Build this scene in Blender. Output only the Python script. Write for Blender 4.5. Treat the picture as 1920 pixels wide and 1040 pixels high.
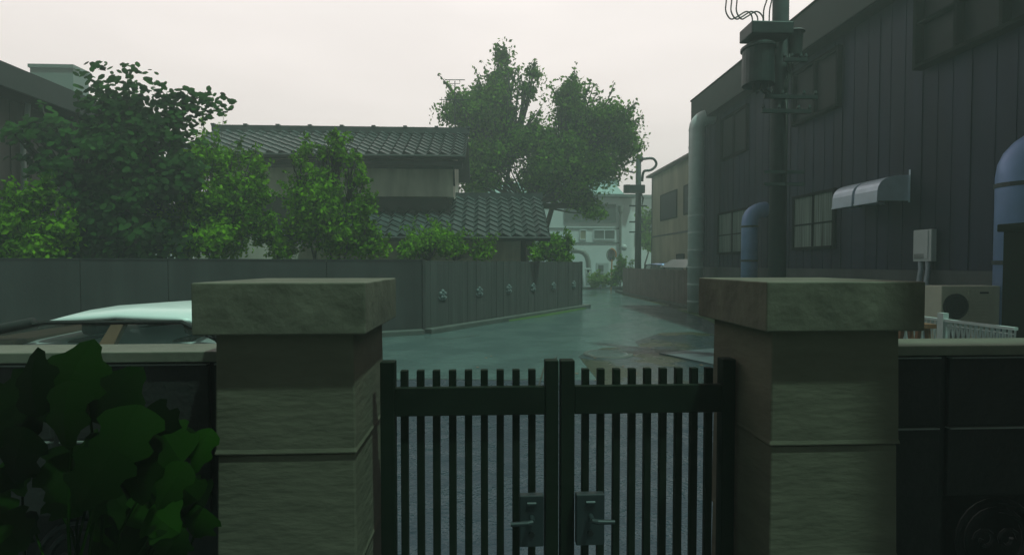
import bpy, math, random
from mathutils import Vector, Matrix
R = math.radians
random.seed(7)
for o in list(bpy.data.objects): bpy.data.objects.remove(o, do_unlink=True)
S = bpy.context.scene
COL = S.collection
# ------------------------------------------------------------------ camera
EYE = 1.75; FPX = 960.0
PITCH = math.atan(25/FPX); YAW = R(2.68)
cd = bpy.data.cameras.new("camera"); cam = bpy.data.objects.new("camera", cd); COL.objects.link(cam)
cam.location = (0, 0, EYE); cam.rotation_euler = (math.pi/2 - PITCH, 0, -YAW)
cd.sensor_width = 36; cd.lens = 18; cd.clip_start = 0.05; cd.clip_end = 2000
S.camera = cam
# ------------------------------------------------------------------ sky
w = bpy.data.worlds.new("World"); S.world = w; w.use_nodes = True
nt = w.node_tree; nt.nodes.clear()
def N(t, **k):
    n = nt.nodes.new(t)
    for a, b in k.items(): setattr(n, a, b)
    return n
L = nt.links.new
tc = N('ShaderNodeTexCoord'); sp = N('ShaderNodeSeparateXYZ'); L(tc.outputs['Generated'], sp.inputs[0])
f1 = N('ShaderNodeMapRange', interpolation_type='SMOOTHSTEP'); L(sp.outputs['Y'], f1.inputs[0])
f1.inputs[1].default_value = -0.25; f1.inputs[2].default_value = 0.62
f2 = N('ShaderNodeMapRange', interpolation_type='SMOOTHSTEP'); L(sp.outputs['Z'], f2.inputs[0])
f2.inputs[1].default_value = 0.80; f2.inputs[2].default_value = 0.50; f2.inputs[3].default_value = 0.35
f3 = N('ShaderNodeMapRange', interpolation_type='SMOOTHSTEP'); L(sp.outputs['Z'], f3.inputs[0])
f3.inputs[1].default_value = -0.10; f3.inputs[2].default_value = 0.0
m1 = N('ShaderNodeMath', operation='MULTIPLY'); L(f1.outputs[0], m1.inputs[0]); L(f2.outputs[0], m1.inputs[1])
m2 = N('ShaderNodeMath', operation='MULTIPLY'); L(m1.outputs[0], m2.inputs[0]); L(f3.outputs[0], m2.inputs[1])
hz = N('ShaderNodeValToRGB'); L(sp.outputs['Z'], hz.inputs[0])
hz.color_ramp.elements[0].position = 0.0; hz.color_ramp.elements[0].color = (0.76, 0.65, 0.63, 1)
hz.color_ramp.elements[1].position = 0.45; hz.color_ramp.elements[1].color = (0.875, 0.80, 0.775, 1)
e = hz.color_ramp.elements.new(0.16); e.color = (0.83, 0.74, 0.71, 1)
nz = N('ShaderNodeTexNoise'); nz.inputs['Scale'].default_value = 3.2; nz.inputs['Detail'].default_value = 5
mp = N('ShaderNodeMapping'); mp.inputs['Scale'].default_value = (1, 1, 3.5); L(tc.outputs['Generated'], mp.inputs[0]); L(mp.outputs[0], nz.inputs[0])
nr = N('ShaderNodeMapRange'); L(nz.outputs[0], nr.inputs[0]); nr.inputs[1].default_value = .3; nr.inputs[2].default_value = .7
nr.inputs[3].default_value = 0.94; nr.inputs[4].default_value = 1.02
cl = N('ShaderNodeMix', data_type='RGBA', blend_type='MULTIPLY'); cl.inputs['Factor'].default_value = 1
L(hz.outputs[0], cl.inputs['A']); L(nr.outputs[0], cl.inputs['B'])
mx = N('ShaderNodeMix', data_type='RGBA'); L(m2.outputs[0], mx.inputs['Factor'])
mx.inputs['A'].default_value = (0.038, 0.046, 0.042, 1); L(cl.outputs['Result'], mx.inputs['B'])
bg = N('ShaderNodeBackground'); L(mx.outputs['Result'], bg.inputs[0]); bg.inputs[1].default_value = 1.36
wo = N('ShaderNodeOutputWorld'); L(bg.outputs[0], wo.inputs[0])
# ------------------------------------------------------------------ sun
sd = bpy.data.lights.new("sun", 'SUN'); sun = bpy.data.objects.new("sun", sd); COL.objects.link(sun)
sd.energy = 2.5; sd.angle = R(1.6); sd.color = (0.60, 1.0, 0.80)
sun.rotation_euler = Vector((0.28, -0.25, 1.0)).to_track_quat('Z', 'Y').to_euler()
S.view_settings.view_transform = 'Standard'; S.view_settings.look = 'None'
S.view_settings.exposure = 0; S.view_settings.gamma = 1
S.render.engine = 'CYCLES'
S.cycles.volume_bounces = 1; S.cycles.max_bounces = 8; S.cycles.transparent_max_bounces = 16
# ------------------------------------------------------------------ measuring
_ca, _sa, _cp, _sp = math.cos(YAW), math.sin(YAW), math.cos(PITCH), math.sin(PITCH)
RT = Vector((_ca, -_sa, 0)); F0 = Vector((_sa, _ca, 0)); ZZ = Vector((0, 0, 1))
FW = F0*_cp - ZZ*_sp; UP = F0*_sp + ZZ*_cp; O = Vector((0, 0, EYE))
def ray(px, py): return RT*((px-960)/FPX) + UP*((520-py)/FPX) + FW
def at_d(px, py, d): return O + ray(px, py)*d
def at_x(px, py, X): r = ray(px, py); return O + r*(X/r.x)
def at_y(px, py, Y): r = ray(px, py); return O + r*(Y/r.y)
def at_z(px, py, Z=0.0): r = ray(px, py); return O + r*((Z-EYE)/r.z)
# ------------------------------------------------------------------ materials
MATS = {}; LEAFR = .8
def mat(name, col, rough=0.7, metal=0.0, var=0.15, scale=4.0, bump=0.0, bscale=30.0, stretch=(1, 1, 1), spec=0.5, coat=0.0, leaf=False, alpha=1.0, streak=None, col2=None):
    m = bpy.data.materials.new(name); m.use_nodes = True; t = m.node_tree; t.nodes.clear()
    def n(ty, **k):
        x = t.nodes.new(ty)
        for a, b in k.items(): setattr(x, a, b)
        return x
    l = t.links.new
    out = n('ShaderNodeOutputMaterial'); b = n('ShaderNodeBsdfPrincipled')
    b.inputs['Roughness'].default_value = rough; b.inputs['Metallic'].default_value = metal
    b.inputs['Specular IOR Level'].default_value = spec; b.inputs['Coat Weight'].default_value = coat
    tcn = n('ShaderNodeTexCoord'); mpn = n('ShaderNodeMapping'); mpn.inputs['Scale'].default_value = stretch
    l(tcn.outputs['Object'], mpn.inputs[0])
    if leaf:
        b.inputs['Roughness'].default_value = .85; b.inputs['Specular IOR Level'].default_value = .08
        g = n('ShaderNodeNewGeometry'); src = g.outputs['Random Per Island']
        nn = n('ShaderNodeTexNoise'); nn.inputs['Scale'].default_value = 1.3; l(tcn.outputs['Object'], nn.inputs[0])
        ad = n('ShaderNodeMath', operation='MULTIPLY_ADD'); l(src, ad.inputs[0]); ad.inputs[1].default_value = 0.4; l(nn.outputs[0], ad.inputs[2])
        sb = n('ShaderNodeMath', operation='SUBTRACT'); l(ad.outputs[0], sb.inputs[0]); sb.inputs[1].default_value = 0.2; src = sb.outputs[0]
    else:
        nn = n('ShaderNodeTexNoise'); nn.inputs['Scale'].default_value = scale; nn.inputs['Detail'].default_value = 6; nn.inputs['Roughness'].default_value = 0.6
        l(mpn.outputs[0], nn.inputs[0]); src = nn.outputs[0]
    rp = n('ShaderNodeValToRGB'); l(src, rp.inputs[0])
    rp.color_ramp.elements[0].position = 0.3; rp.color_ramp.elements[1].position = 0.7
    c2 = col2 if col2 else tuple(min(1, c*(1+var)) for c in col)
    c1 = tuple(c*(1-var) for c in col)
    rp.color_ramp.elements[0].color = (*c1, 1); rp.color_ramp.elements[1].color = (*c2, 1)
    cs = rp.outputs[0]
    if streak:     # weather streaks running down a wall
        m3 = n('ShaderNodeMapping'); m3.inputs['Scale'].default_value = (streak, streak, 0.25); l(tcn.outputs['Object'], m3.inputs[0])
        n3 = n('ShaderNodeTexNoise'); n3.inputs['Scale'].default_value = 1; n3.inputs['Detail'].default_value = 4; l(m3.outputs[0], n3.inputs[0])
        r3 = n('ShaderNodeMapRange'); l(n3.outputs[0], r3.inputs[0]); r3.inputs[1].default_value = .35; r3.inputs[2].default_value = .65
        r3.inputs[3].default_value = 0.72; r3.inputs[4].default_value = 1.15
        mm = n('ShaderNodeMix', data_type='RGBA', blend_type='MULTIPLY'); mm.inputs['Factor'].default_value = 1
        l(cs, mm.inputs['A']); l(r3.outputs[0], mm.inputs['B']); cs = mm.outputs['Result']
    l(cs, b.inputs['Base Color'])
    if bump:
        bn = n('ShaderNodeTexNoise'); bn.inputs['Scale'].default_value = bscale; bn.inputs['Detail'].default_value = 5
        l(mpn.outputs[0], bn.inputs[0]); bp = n('ShaderNodeBump'); bp.inputs['Strength'].default_value = bump; bp.inputs['Distance'].default_value = 0.02
        l(bn.outputs[0], bp.inputs['Height']); l(bp.outputs[0], b.inputs['Normal'])
    last = b.outputs[0]
    if leaf:
        tr = n('ShaderNodeBsdfTranslucent'); l(cs, tr.inputs[0]); ms = n('ShaderNodeMixShader'); ms.inputs[0].default_value = 0.35
        l(b.outputs[0], ms.inputs[1]); l(tr.outputs[0], ms.inputs[2]); last = ms.outputs[0]
    if alpha < 1: b.inputs['Alpha'].default_value = alpha
    l(last, out.inputs[0]); MATS[name] = m
    return m
mat('stone_pillar', (0.114, 0.106, 0.077), 0.8, var=.14, scale=5, bump=.22, bscale=14, stretch=(1, 1, 3), spec=.3)
mat('stone_cap', (0.112, 0.106, 0.078), 0.8, var=.28, scale=6, bump=.4, bscale=16)
mat('gate_paint', (0.009, 0.016, 0.010), 0.7, var=.3, spec=.12)
mat('lock_metal', (0.028, 0.038, 0.042), 0.5, .3, var=.15)
mat('wall_block', (0.013, 0.014, 0.013), 0.8, var=.3, scale=5, bump=.3)
mat('wall_coping', (0.13, 0.13, 0.10), 0.6, var=.15, scale=6, bump=.2)
mat('iron', (0.02, 0.022, 0.022), 0.5, .5)
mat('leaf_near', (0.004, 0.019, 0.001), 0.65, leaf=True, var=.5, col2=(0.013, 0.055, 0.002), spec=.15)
mat('leaf_dark', (0.020, 0.048, 0.016), 0.6, leaf=True, var=.4, col2=(0.05, 0.14, 0.026), spec=.3)
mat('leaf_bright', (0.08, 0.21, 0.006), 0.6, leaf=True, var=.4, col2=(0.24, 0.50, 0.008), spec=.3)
mat('leaf_tree', (0.07, 0.16, 0.022), 0.6, leaf=True, var=.4, col2=(0.19, 0.38, 0.022), spec=.3)
mat('leaf_lime', (0.15, 0.30, 0.03), 0.6, leaf=True, var=.3, col2=(0.30, 0.45, 0.06), spec=.3)
mat('bark', (0.05, 0.045, 0.035), 0.9, bump=.6, bscale=20, stretch=(1, 1, .3))
mat('fence_panel', (0.040, 0.042, 0.042), 0.7, var=.2, scale=1.2, streak=3, bump=.1)
mat('fence_plank', (0.060, 0.064, 0.062), 0.75, var=.2, scale=2, streak=9, bump=.25, bscale=12, stretch=(4, 4, .4))
mat('fence_brown', (0.13, 0.10, 0.09), 0.8, var=.2, scale=2, streak=4)
mat('rosette', (0.13, 0.16, 0.165), 0.5, var=.2)
mat('kerb_stone', (0.09, 0.10, 0.092), 0.6, var=.3, scale=3, bump=.3)
mat('siding', (0.019, 0.026, 0.052), 0.6, spec=.25, var=.12, scale=.7, streak=2.2, bump=.06)
mat('siding_base', (0.07, 0.08, 0.085), 0.7, var=.12, scale=1.5, streak=2)
mat('parapet', (0.05, 0.06, 0.058), 0.7, spec=.2, var=.15, scale=1)
mat('frame_dark', (0.006, 0.010, 0.009), 0.8, spec=.08, var=.1)
mat('glass_dark', (0.006, 0.011, 0.014), 0.6, spec=.25, var=.2, scale=.6)
mat('curtain', (0.15, 0.19, 0.17), 0.9, var=.85, scale=2, stretch=(1, 9, .15))
mat('duct_blue', (0.22, 0.32, 0.58), 0.45, .25, var=.15, scale=2)
mat('duct_pale', (0.62, 0.66, 0.68), 0.5, .2, var=.12, scale=2)
mat('hood_metal', (0.60, 0.68, 0.80), 0.4, .3, var=.1)
mat('band_dark', (0.03, 0.04, 0.045), 0.5)
mat('pole_concrete', (0.05, 0.06, 0.062), 0.8, var=.2, scale=3, bump=.2)
mat('pole_metal', (0.05, 0.065, 0.065), 0.5, .4, var=.2)
mat('wire', (0.06, 0.065, 0.06), 0.6)
mat('ac_case', (0.55, 0.53, 0.44), 0.5, var=.08)
mat('ac_grille', (0.02, 0.025, 0.025), 0.5)
mat('white_box', (0.56, 0.60, 0.62), 0.45, var=.06)
mat('lattice_white', (0.55, 0.60, 0.60), 0.5, var=.1)
mat('cable_grey', (0.22, 0.27, 0.32), 0.5)
mat('tile', (0.07, 0.085, 0.085), 0.32, var=.35, scale=2.5, bump=.1)
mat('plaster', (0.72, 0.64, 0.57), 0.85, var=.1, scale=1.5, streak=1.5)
mat('plaster_shaded', (0.085, 0.085, 0.08), 0.85, var=.1, scale=1.5)  # shaded copy of the plaster: shade below the upper wall put into the colour
mat('timber_dark', (0.05, 0.055, 0.055), 0.7, var=.2)
mat('left_siding', (0.13, 0.12, 0.115), 0.7, var=.12, scale=1, streak=2)
mat('beige_wall', (0.30, 0.28, 0.20), 0.8, var=.1, scale=1, streak=1.2)
mat('white_wall', (0.82, 0.86, 0.90), 0.8, var=.05, scale=.6)
mat('trim_grey', (0.20, 0.24, 0.24), 0.7)
mat('win_grey', (0.16, 0.18, 0.18), 0.3, var=.25, scale=.7)
mat('roof_teal', (0.34, 0.47, 0.46), 0.5, var=.15)
mat('pipe_grey', (0.24, 0.25, 0.24), 0.5)
mat('orange', (0.65, 0.22, 0.04), 0.5)
mat('mirror', (0.5, 0.48, 0.5), 0.12, .9)
mat('car_silver', (0.74, 0.80, 0.80), 0.35, .0, var=.03, coat=.3)
mat('car_lilac', (0.26, 0.31, 0.55), 0.3, .4, var=.03)
mat('car_glass', (0.03, 0.045, 0.045), 0.05, var=.05, alpha=.45)
mat('car_interior', (0.11, 0.065, 0.04), 0.8)
mat('rubber', (0.02, 0.02, 0.02), 0.8)
mat('rim', (0.5, 0.6, 0.62), 0.25, .8)
mat('lamp_red', (0.4, 0.03, 0.02), 0.3)
mat('wood_brown', (0.20, 0.09, 0.04), 0.7)
mat('moss', (0.045, 0.10, 0.015), 0.9, var=.4, scale=14, bump=.6)
mat('manhole', (0.20, 0.23, 0.23), 0.2, .2, var=.2, scale=9, bump=.3)
mat('slab', (0.11, 0.135, 0.15), 0.3, var=.2, scale=4, bump=.15)
mat('lit_edge', (0.20, 0.21, 0.20), 0.8)  # pale tone painted as light on the block edges
mat('hill', (0.16, 0.24, 0.20), 0.9, var=.3, scale=.05)
mat('block_far', (0.22, 0.28, 0.26), 0.8, var=.08, scale=.5)
def wet_material(name, dry, dirt, dscale, lo, hi, rmin, rmax, ripple=.12):
    m = bpy.data.materials.new(name); m.use_nodes = True; t = m.node_tree; t.nodes.clear(); l = t.links.new
    def n(ty, **k):
        x = t.nodes.new(ty)
        for a, b in k.items(): setattr(x, a, b)
        return x
    out = n('ShaderNodeOutputMaterial'); b = n('ShaderNodeBsdfPrincipled'); tcn = n('ShaderNodeTexCoord')
    big = n('ShaderNodeTexNoise'); big.inputs['Scale'].default_value = dscale; big.inputs['Detail'].default_value = 6; l(tcn.outputs['Object'], big.inputs[0])
    mr = n('ShaderNodeMapRange', interpolation_type='SMOOTHSTEP'); l(big.outputs[0], mr.inputs[0]); mr.inputs[1].default_value = lo; mr.inputs[2].default_value = hi
    fine = n('ShaderNodeTexNoise'); fine.inputs['Scale'].default_value = 60; fine.inputs['Detail'].default_value = 3; l(tcn.outputs['Object'], fine.inputs[0])
    fr = n('ShaderNodeMapRange'); l(fine.outputs[0], fr.inputs[0]); fr.inputs[3].default_value = .6; fr.inputs[4].default_value = 1.4
    mc = n('ShaderNodeMix', data_type='RGBA'); l(mr.outputs[0], mc.inputs['Factor']); mc.inputs['A'].default_value = (*dry, 1); mc.inputs['B'].default_value = (*dirt, 1)
    mu = n('ShaderNodeMix', data_type='RGBA', blend_type='MULTIPLY'); mu.inputs['Factor'].default_value = 1; l(mc.outputs['Result'], mu.inputs['A']); l(fr.outputs[0], mu.inputs['B'])
    l(mu.outputs['Result'], b.inputs['Base Color'])
    rr = n('ShaderNodeMapRange'); l(mr.outputs[0], rr.inputs[0]); rr.inputs[3].default_value = rmin; rr.inputs[4].default_value = rmax; l(rr.outputs[0], b.inputs['Roughness'])
    b.inputs['IOR'].default_value = 1.38
    r1 = n('ShaderNodeTexNoise'); r1.inputs['Scale'].default_value = 5.5; r1.inputs['Detail'].default_value = 4; l(tcn.outputs['Object'], r1.inputs[0])
    r2 = n('ShaderNodeTexNoise'); r2.inputs['Scale'].default_value = 38; r2.inputs['Detail'].default_value = 2; l(tcn.outputs['Object'], r2.inputs[0])
    b1 = n('ShaderNodeBump'); b1.inputs['Strength'].default_value = ripple*1.2; b1.inputs['Distance'].default_value = .05; l(r1.outputs[0], b1.inputs['Height'])
    b2 = n('ShaderNodeBump'); b2.inputs['Strength'].default_value = ripple*2; b2.inputs['Distance'].default_value = .01; l(r2.outputs[0], b2.inputs['Height']); l(b1.outputs[0], b2.inputs['Normal'])
    l(b2.outputs[0], b.inputs['Normal']); l(b.outputs[0], out.inputs[0]); MATS[name] = m
wet_material('wet_road', (0.122, 0.176, 0.176), (0.076, 0.116, 0.118), .9, .38, .62, .09, .26, .20)
wet_material('wet_asphalt', (0.040, 0.060, 0.082), (0.032, 0.050, 0.072), 3, .4, .6, .22, .34, .45)
wet_material('wet_soil', (0.055, 0.060, 0.035), (0.075, 0.080, 0.045), .8, .4, .6, .18, .5, .2)
wet_material('puddle_ground', (0.034, 0.044, 0.020), (0.04, 0.06, 0.07), .9, .44, .54, .30, .06, .2)
# ------------------------------------------------------------------ mesh builder
class MB:
    def __init__(s, tf=None): s.v = []; s.f = []; s.tf = tf
    def add(s, vs, fs):
        k = len(s.v); s.v += [tuple(s.tf(*p)) if s.tf else tuple(p) for p in vs]; s.f += [tuple(i+k for i in f) for f in fs]; return s
    def box(s, x0, x1, y0, y1, z0, z1):
        return s.add([(x0,y0,z0),(x1,y0,z0),(x1,y1,z0),(x0,y1,z0),(x0,y0,z1),(x1,y0,z1),(x1,y1,z1),(x0,y1,z1)],
                     [(0,3,2,1),(4,5,6,7),(0,1,5,4),(1,2,6,5),(2,3,7,6),(3,0,4,7)])
    def hull8(s, b, t):   # bottom quad, top quad
        return s.add(list(b)+list(t), [(0,3,2,1),(4,5,6,7),(0,1,5,4),(1,2,6,5),(2,3,7,6),(3,0,4,7)])
    def tube(s, pts, rad, seg=10, caps=True):
        pts = [Vector(p) for p in pts]; n = len(pts); rs = rad if isinstance(rad, (list, tuple)) else [rad]*n
        k = len(s.v); ref = None; vs = []
        for i, p in enumerate(pts):
            d = (pts[min(i+1, n-1)] - pts[max(i-1, 0)]).normalized()
            if ref is None:
                ref = Vector((1, 0, 0)) if abs(d.x) < .9 else Vector((0, 1, 0))
            u = (ref - d*ref.dot(d)).normalized(); v = d.cross(u); ref = u
            for j in range(seg):
                a = 2*math.pi*j/seg; vs.append(p + (u*math.cos(a) + v*math.sin(a))*rs[i])
        fs = [(i*seg+j, i*seg+(j+1) % seg, (i+1)*seg+(j+1) % seg, (i+1)*seg+j) for i in range(n-1) for j in range(seg)]
        if caps: fs += [tuple(range(seg-1, -1, -1)), tuple(range((n-1)*seg, n*seg))]
        return s.add(vs, fs)
    def wire(s, pts, rad, seg=6):
        P = [Vector(p) for p in pts]; P = [P[0]*2-P[1]]+P+[P[-1]*2-P[-2]]; q = []
        for i in range(1, len(P)-2):
            for k in range(5):
                t = k/5; a, b, c, d = P[i-1:i+3]
                q.append(.5*((2*b)+(c-a)*t+(2*a-5*b+4*c-d)*t*t+(3*b-a-3*c+d)*t**3))
        return s.tube(q+[P[-2]], rad, seg)
    def prism(s, poly, ext):   # poly: 3D points, ext: vector
        n = len(poly); e = Vector(ext); a = [Vector(p) for p in poly]; b = [p+e for p in a]
        return s.add(a+b, [tuple(range(n-1, -1, -1)), tuple(range(n, 2*n))] + [(i, (i+1) % n, n+(i+1) % n, n+i) for i in range(n)])
    def sphere(s, c, r, nu=12, nv=8, sc=(1, 1, 1)):
        c = Vector(c); vs = [c+Vector((0, 0, -r*sc[2]))]
        for i in range(1, nv):
            t = -math.pi/2+math.pi*i/nv
            for j in range(nu):
                a = 2*math.pi*j/nu; vs.append(c+Vector((r*sc[0]*math.cos(t)*math.cos(a), r*sc[1]*math.cos(t)*math.sin(a), r*sc[2]*math.sin(t))))
        vs.append(c+Vector((0, 0, r*sc[2]))); fs = []
        for j in range(nu):
            fs.append((0, 1+(j+1) % nu, 1+j)); k = 1+(nv-2)*nu; fs.append((k+j, k+(j+1) % nu, len(vs)-1))
            for i in range(nv-2): q = 1+i*nu; fs.append((q+j, q+(j+1) % nu, q+nu+(j+1) % nu, q+nu+j))
        return s.add(vs, fs)
def obj(name, mb, material, parent=None, bevel=0, smooth=False, org=None):
    if parent is not None: wp = Vector(parent['_w'])
    else: wp = Vector(org) if org is not None else Vector((0, 0, 0))
    me = bpy.data.meshes.new(name); me.from_pydata([(a-wp.x, b-wp.y, c-wp.z) for a, b, c in mb.v], [], mb.f)
    me.materials.append(MATS[material] if isinstance(material, str) else material)
    if smooth: me.polygons.foreach_set('use_smooth', [True]*len(me.polygons))
    me.update(); o = bpy.data.objects.new(name, me); COL.objects.link(o); o['_w'] = tuple(wp)
    if parent is not None: o.parent = parent
    else: o.location = wp
    if bevel:
        b = o.modifiers.new('bevel', 'BEVEL'); b.width = bevel; b.segments = 2; b.limit_method = 'ANGLE'
    return o
def thing(name, label, cat, loc, group=None):
    o = bpy.data.objects.new(name, None); COL.objects.link(o); o.location = loc; o['_w'] = tuple(loc); o.empty_display_size = .2
    o['label'] = label; o['category'] = cat
    if group: o['group'] = group
    return o
def tag(o, label, cat, group=None):
    o['label'] = label; o['category'] = cat
    if group: o['group'] = group
    return o
def struct(name, mb, material, **k): o = obj(name, mb, material, **k); o['kind'] = 'structure'; return o
def dup(root, loc, label):
    r = root.copy(); COL.objects.link(r); r.location = loc; r['label'] = label
    for ch in list(root.children):
        c = ch.copy(); COL.objects.link(c); c.parent = r
        for g in ch.children: d = g.copy(); COL.objects.link(d); d.parent = c
    return r
# ================================================================== GROUND
struct('ground', MB().add([(-110,-25,-.01),(130,-25,-.01),(130,150,-.01),(-110,150,-.01)], [(0,1,2,3)]), 'wet_soil')
FC = at_z(795, 625); FE = at_z(1090, 577)           # corner and far end of the plank fence
FL = at_d(0, 500, 9.6); FL.z = 0
fdir = (FC-FL).normalized(); FL2 = FL - fdir*6
def poly(pts, z): return MB().add([(p[0], p[1], z) for p in pts], [tuple(range(len(pts)))])
rb = [(-16, 2.0), (5.4, 2.0), (5.4, 6.0)] + [tuple(at_z(x, y)[:2]) for x, y in ((1345, 612), (1325, 597), (1290, 584), (1168, 553), (1150, 546))] + \
     [(24, 34), (24, 37), (-2, 37), tuple((FE+Vector((.5, .9, 0)))[:2]), tuple(FE[:2]), tuple(FC[:2]), tuple(FL[:2]), tuple(FL2[:2])]
struct('road', poly(rb, 0.0), 'wet_road')
yard = MB().add([(-8, -6, .002), (8, -6, .002), (8, 1.99, .002), (-8, 1.99, .002)], [(0, 1, 2, 3)])
struct('garden_path', yard, 'slab')
ap = [(-16, 2.0), (4.5, 2.0), tuple(at_z(1420, 760)[:2]), tuple(at_z(1200, 760)[:2]), tuple(at_z(1120, 712)[:2]), tuple(at_z(960, 713)[:2]), tuple(at_z(820, 711)[:2]), tuple(at_z(690, 712)[:2]), tuple(at_z(300, 700)[:2]), (-16, 7.6)]
struct('roadside', poly(ap, .0035), 'wet_asphalt')
# puddled verge on the right of the lane
vg = [at_z(x, y) for x, y in ((1085, 668), (1130, 652), (1200, 650), (1190, 640), (1240, 624), (1300, 622), (1345, 628), (1420, 660), (1520, 760), (1200, 760), (1120, 712))]
struct('verge', poly(vg, .004), 'puddle_ground')
sl = [at_z(x, y) for x, y in ((1236, 664), (1345, 655), (1440, 668), (1420, 708), (1338, 686))]
o = struct('paving_slab', MB().prism([(p.x, p.y, .0) for p in sl], (0, 0, .035)), 'slab')
mc = at_z(1140, 664)
t = thing('manhole_cover', 'round iron manhole cover lying in the wet lane near the mossy verge', 'manhole cover', mc)
obj('cover_rim', MB().add(*(lambda n: ([(mc.x+.47*math.cos(6.2832*i/n), mc.y+.47*math.sin(6.2832*i/n), .018) for i in range(n)]+[(mc.x+.39*math.cos(6.2832*i/n), mc.y+.39*math.sin(6.2832*i/n), .024) for i in range(n)]+[(mc.x+.49*math.cos(6.2832*i/n), mc.y+.49*math.sin(6.2832*i/n), -.01) for i in range(n)], [(i, (i+1) % n, n+(i+1) % n, n+i) for i in range(n)]+[(2*n+i, 2*n+(i+1) % n, (i+1) % n, i) for i in range(n)]))(40)), 'kerb_stone', t)
m = MB(); n = 40
m.add([(mc.x+.385*math.cos(6.2832*i/n), mc.y+.385*math.sin(6.2832*i/n), .020) for i in range(n)], [tuple(range(n))])
for k in range(-4, 5):
    hw = math.sqrt(.36**2-(k*.08)**2)*.95; m.box(mc.x-hw, mc.x+hw, mc.y+k*.08-.012, mc.y+k*.08+.012, .018, .026)
obj('cover_plate', m, 'manhole', t)
for ptsx in ([(797, 632), (842, 636), (900, 628)], [(690, 712), (820, 711), (960, 713), (1050, 707)], [(1045, 668), (1020, 690), (1000, 760)]):
    m = MB()
    for (ax, ay_), (bx, by2) in zip(ptsx[:-1], ptsx[1:]):
        a, b_ = at_z(ax, ay_), at_z(bx, by2); d = (b_-a).normalized(); q = Vector((-d.y, d.x, 0))*.012
        m.add([tuple(p_+Vector((0, 0, .008))) for p_ in (a-q, b_-q, b_+q, a+q)], [(0, 1, 2, 3)])
    struct('road_seam', m, 'bark')
# kerb along the fence, with moss under it
def offset_strip(a, b, o0, o1, z0, z1, mb):
    d = (b-a).normalized(); nrm = Vector((d.y, -d.x, 0))
    q = [a+nrm*o0, b+nrm*o0, b+nrm*o1, a+nrm*o1]
    return mb.hull8([(p.x, p.y, z0) for p in (q[3], q[2], q[1], q[0])], [(p.x, p.y, z1) for p in (q[3], q[2], q[1], q[0])])
m = MB(); offset_strip(FC, FE+(FE-FC).normalized()*.35, .02, .26, -.02, .13, m); offset_strip(FL2, FC-fdir*.05, .02, .26, -.02, .13, m)
struct('kerb', m, 'kerb_stone', bevel=.02)
ed = (FE-FC); nn = Vector((ed.normalized().y, -ed.normalized().x, 0))
m = MB(); rows = 26; pv = []
for i in range(rows+1):
    f = .38+.6*i/rows; p = FC+ed*f; wd = .04+.13*math.sin(math.pi*i/rows)*(1+.3*math.sin(i*1.9))
    a = p+nn*.255; b2 = p+nn*(.26+wd); pv += [(a.x, a.y, .05), (b2.x, b2.y, .004)]
m.add(pv, [(2*i, 2*i+1, 2*i+3, 2*i+2) for i in range(rows)])
o = obj('moss_strip', m, 'moss'); o['kind'] = 'stuff'; o['label'] = 'bright moss growing along the foot of the kerb'; o['category'] = 'moss'
m = MB(); gp = [at_z(x, y) for x, y in ((1268, 581), (1300, 583), (1330, 592), (1350, 605), (1338, 606), (1322, 598), (1296, 589))]
o = obj('moss_patch', poly(gp, .006), 'moss'); o['kind'] = 'stuff'; o['label'] = 'mossy edge of the lane before the grey building'; o['category'] = 'moss'
rng0 = random.Random(3); m = MB()
for i in range(56):
    if i < 36: p = at_z(rng0.uniform(740, 1340), rng0.uniform(665, 770))
    else: p = at_z(rng0.uniform(1080, 1340), rng0.uniform(640, 705))
    a = rng0.uniform(0, 6.28); s_ = rng0.uniform(.02, .045); c, d = math.cos(a)*s_, math.sin(a)*s_
    m.add([(p.x+c, p.y+d, .012), (p.x-d*.5, p.y+c*.5, .02), (p.x-c, p.y-d, .012), (p.x+d*.5, p.y-c*.5, .014)], [(0, 1, 2, 3)])
o = obj('fallen_leaves', m, 'wood_brown'); o['kind'] = 'stuff'; o['label'] = 'small fallen leaves scattered on the wet lane'; o['category'] = 'leaves'
# hills
m = MB(); hv = []; nh = 60
for i in range(nh+1):
    x = -109+i*3.95; h = 26+10*math.sin(i*.31)+6*math.sin(i*.77+1)+(14 if 30 < i < 50 else 0)*math.sin((i-30)/20*math.pi) if 30 <= i <= 50 else 22+8*math.sin(i*.31)
    hv += [(x, 108, -.5), (x, 122+3*math.sin(i), max(h, 8)*.42), (x, 146, -.5)]
m.add(hv, [f for i in range(nh) for f in ((3*i, 3*i+3, 3*i+4, 3*i+1), (3*i+1, 3*i+4, 3*i+5, 3*i+2))])
struct('hills', m, 'hill', smooth=True)
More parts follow.
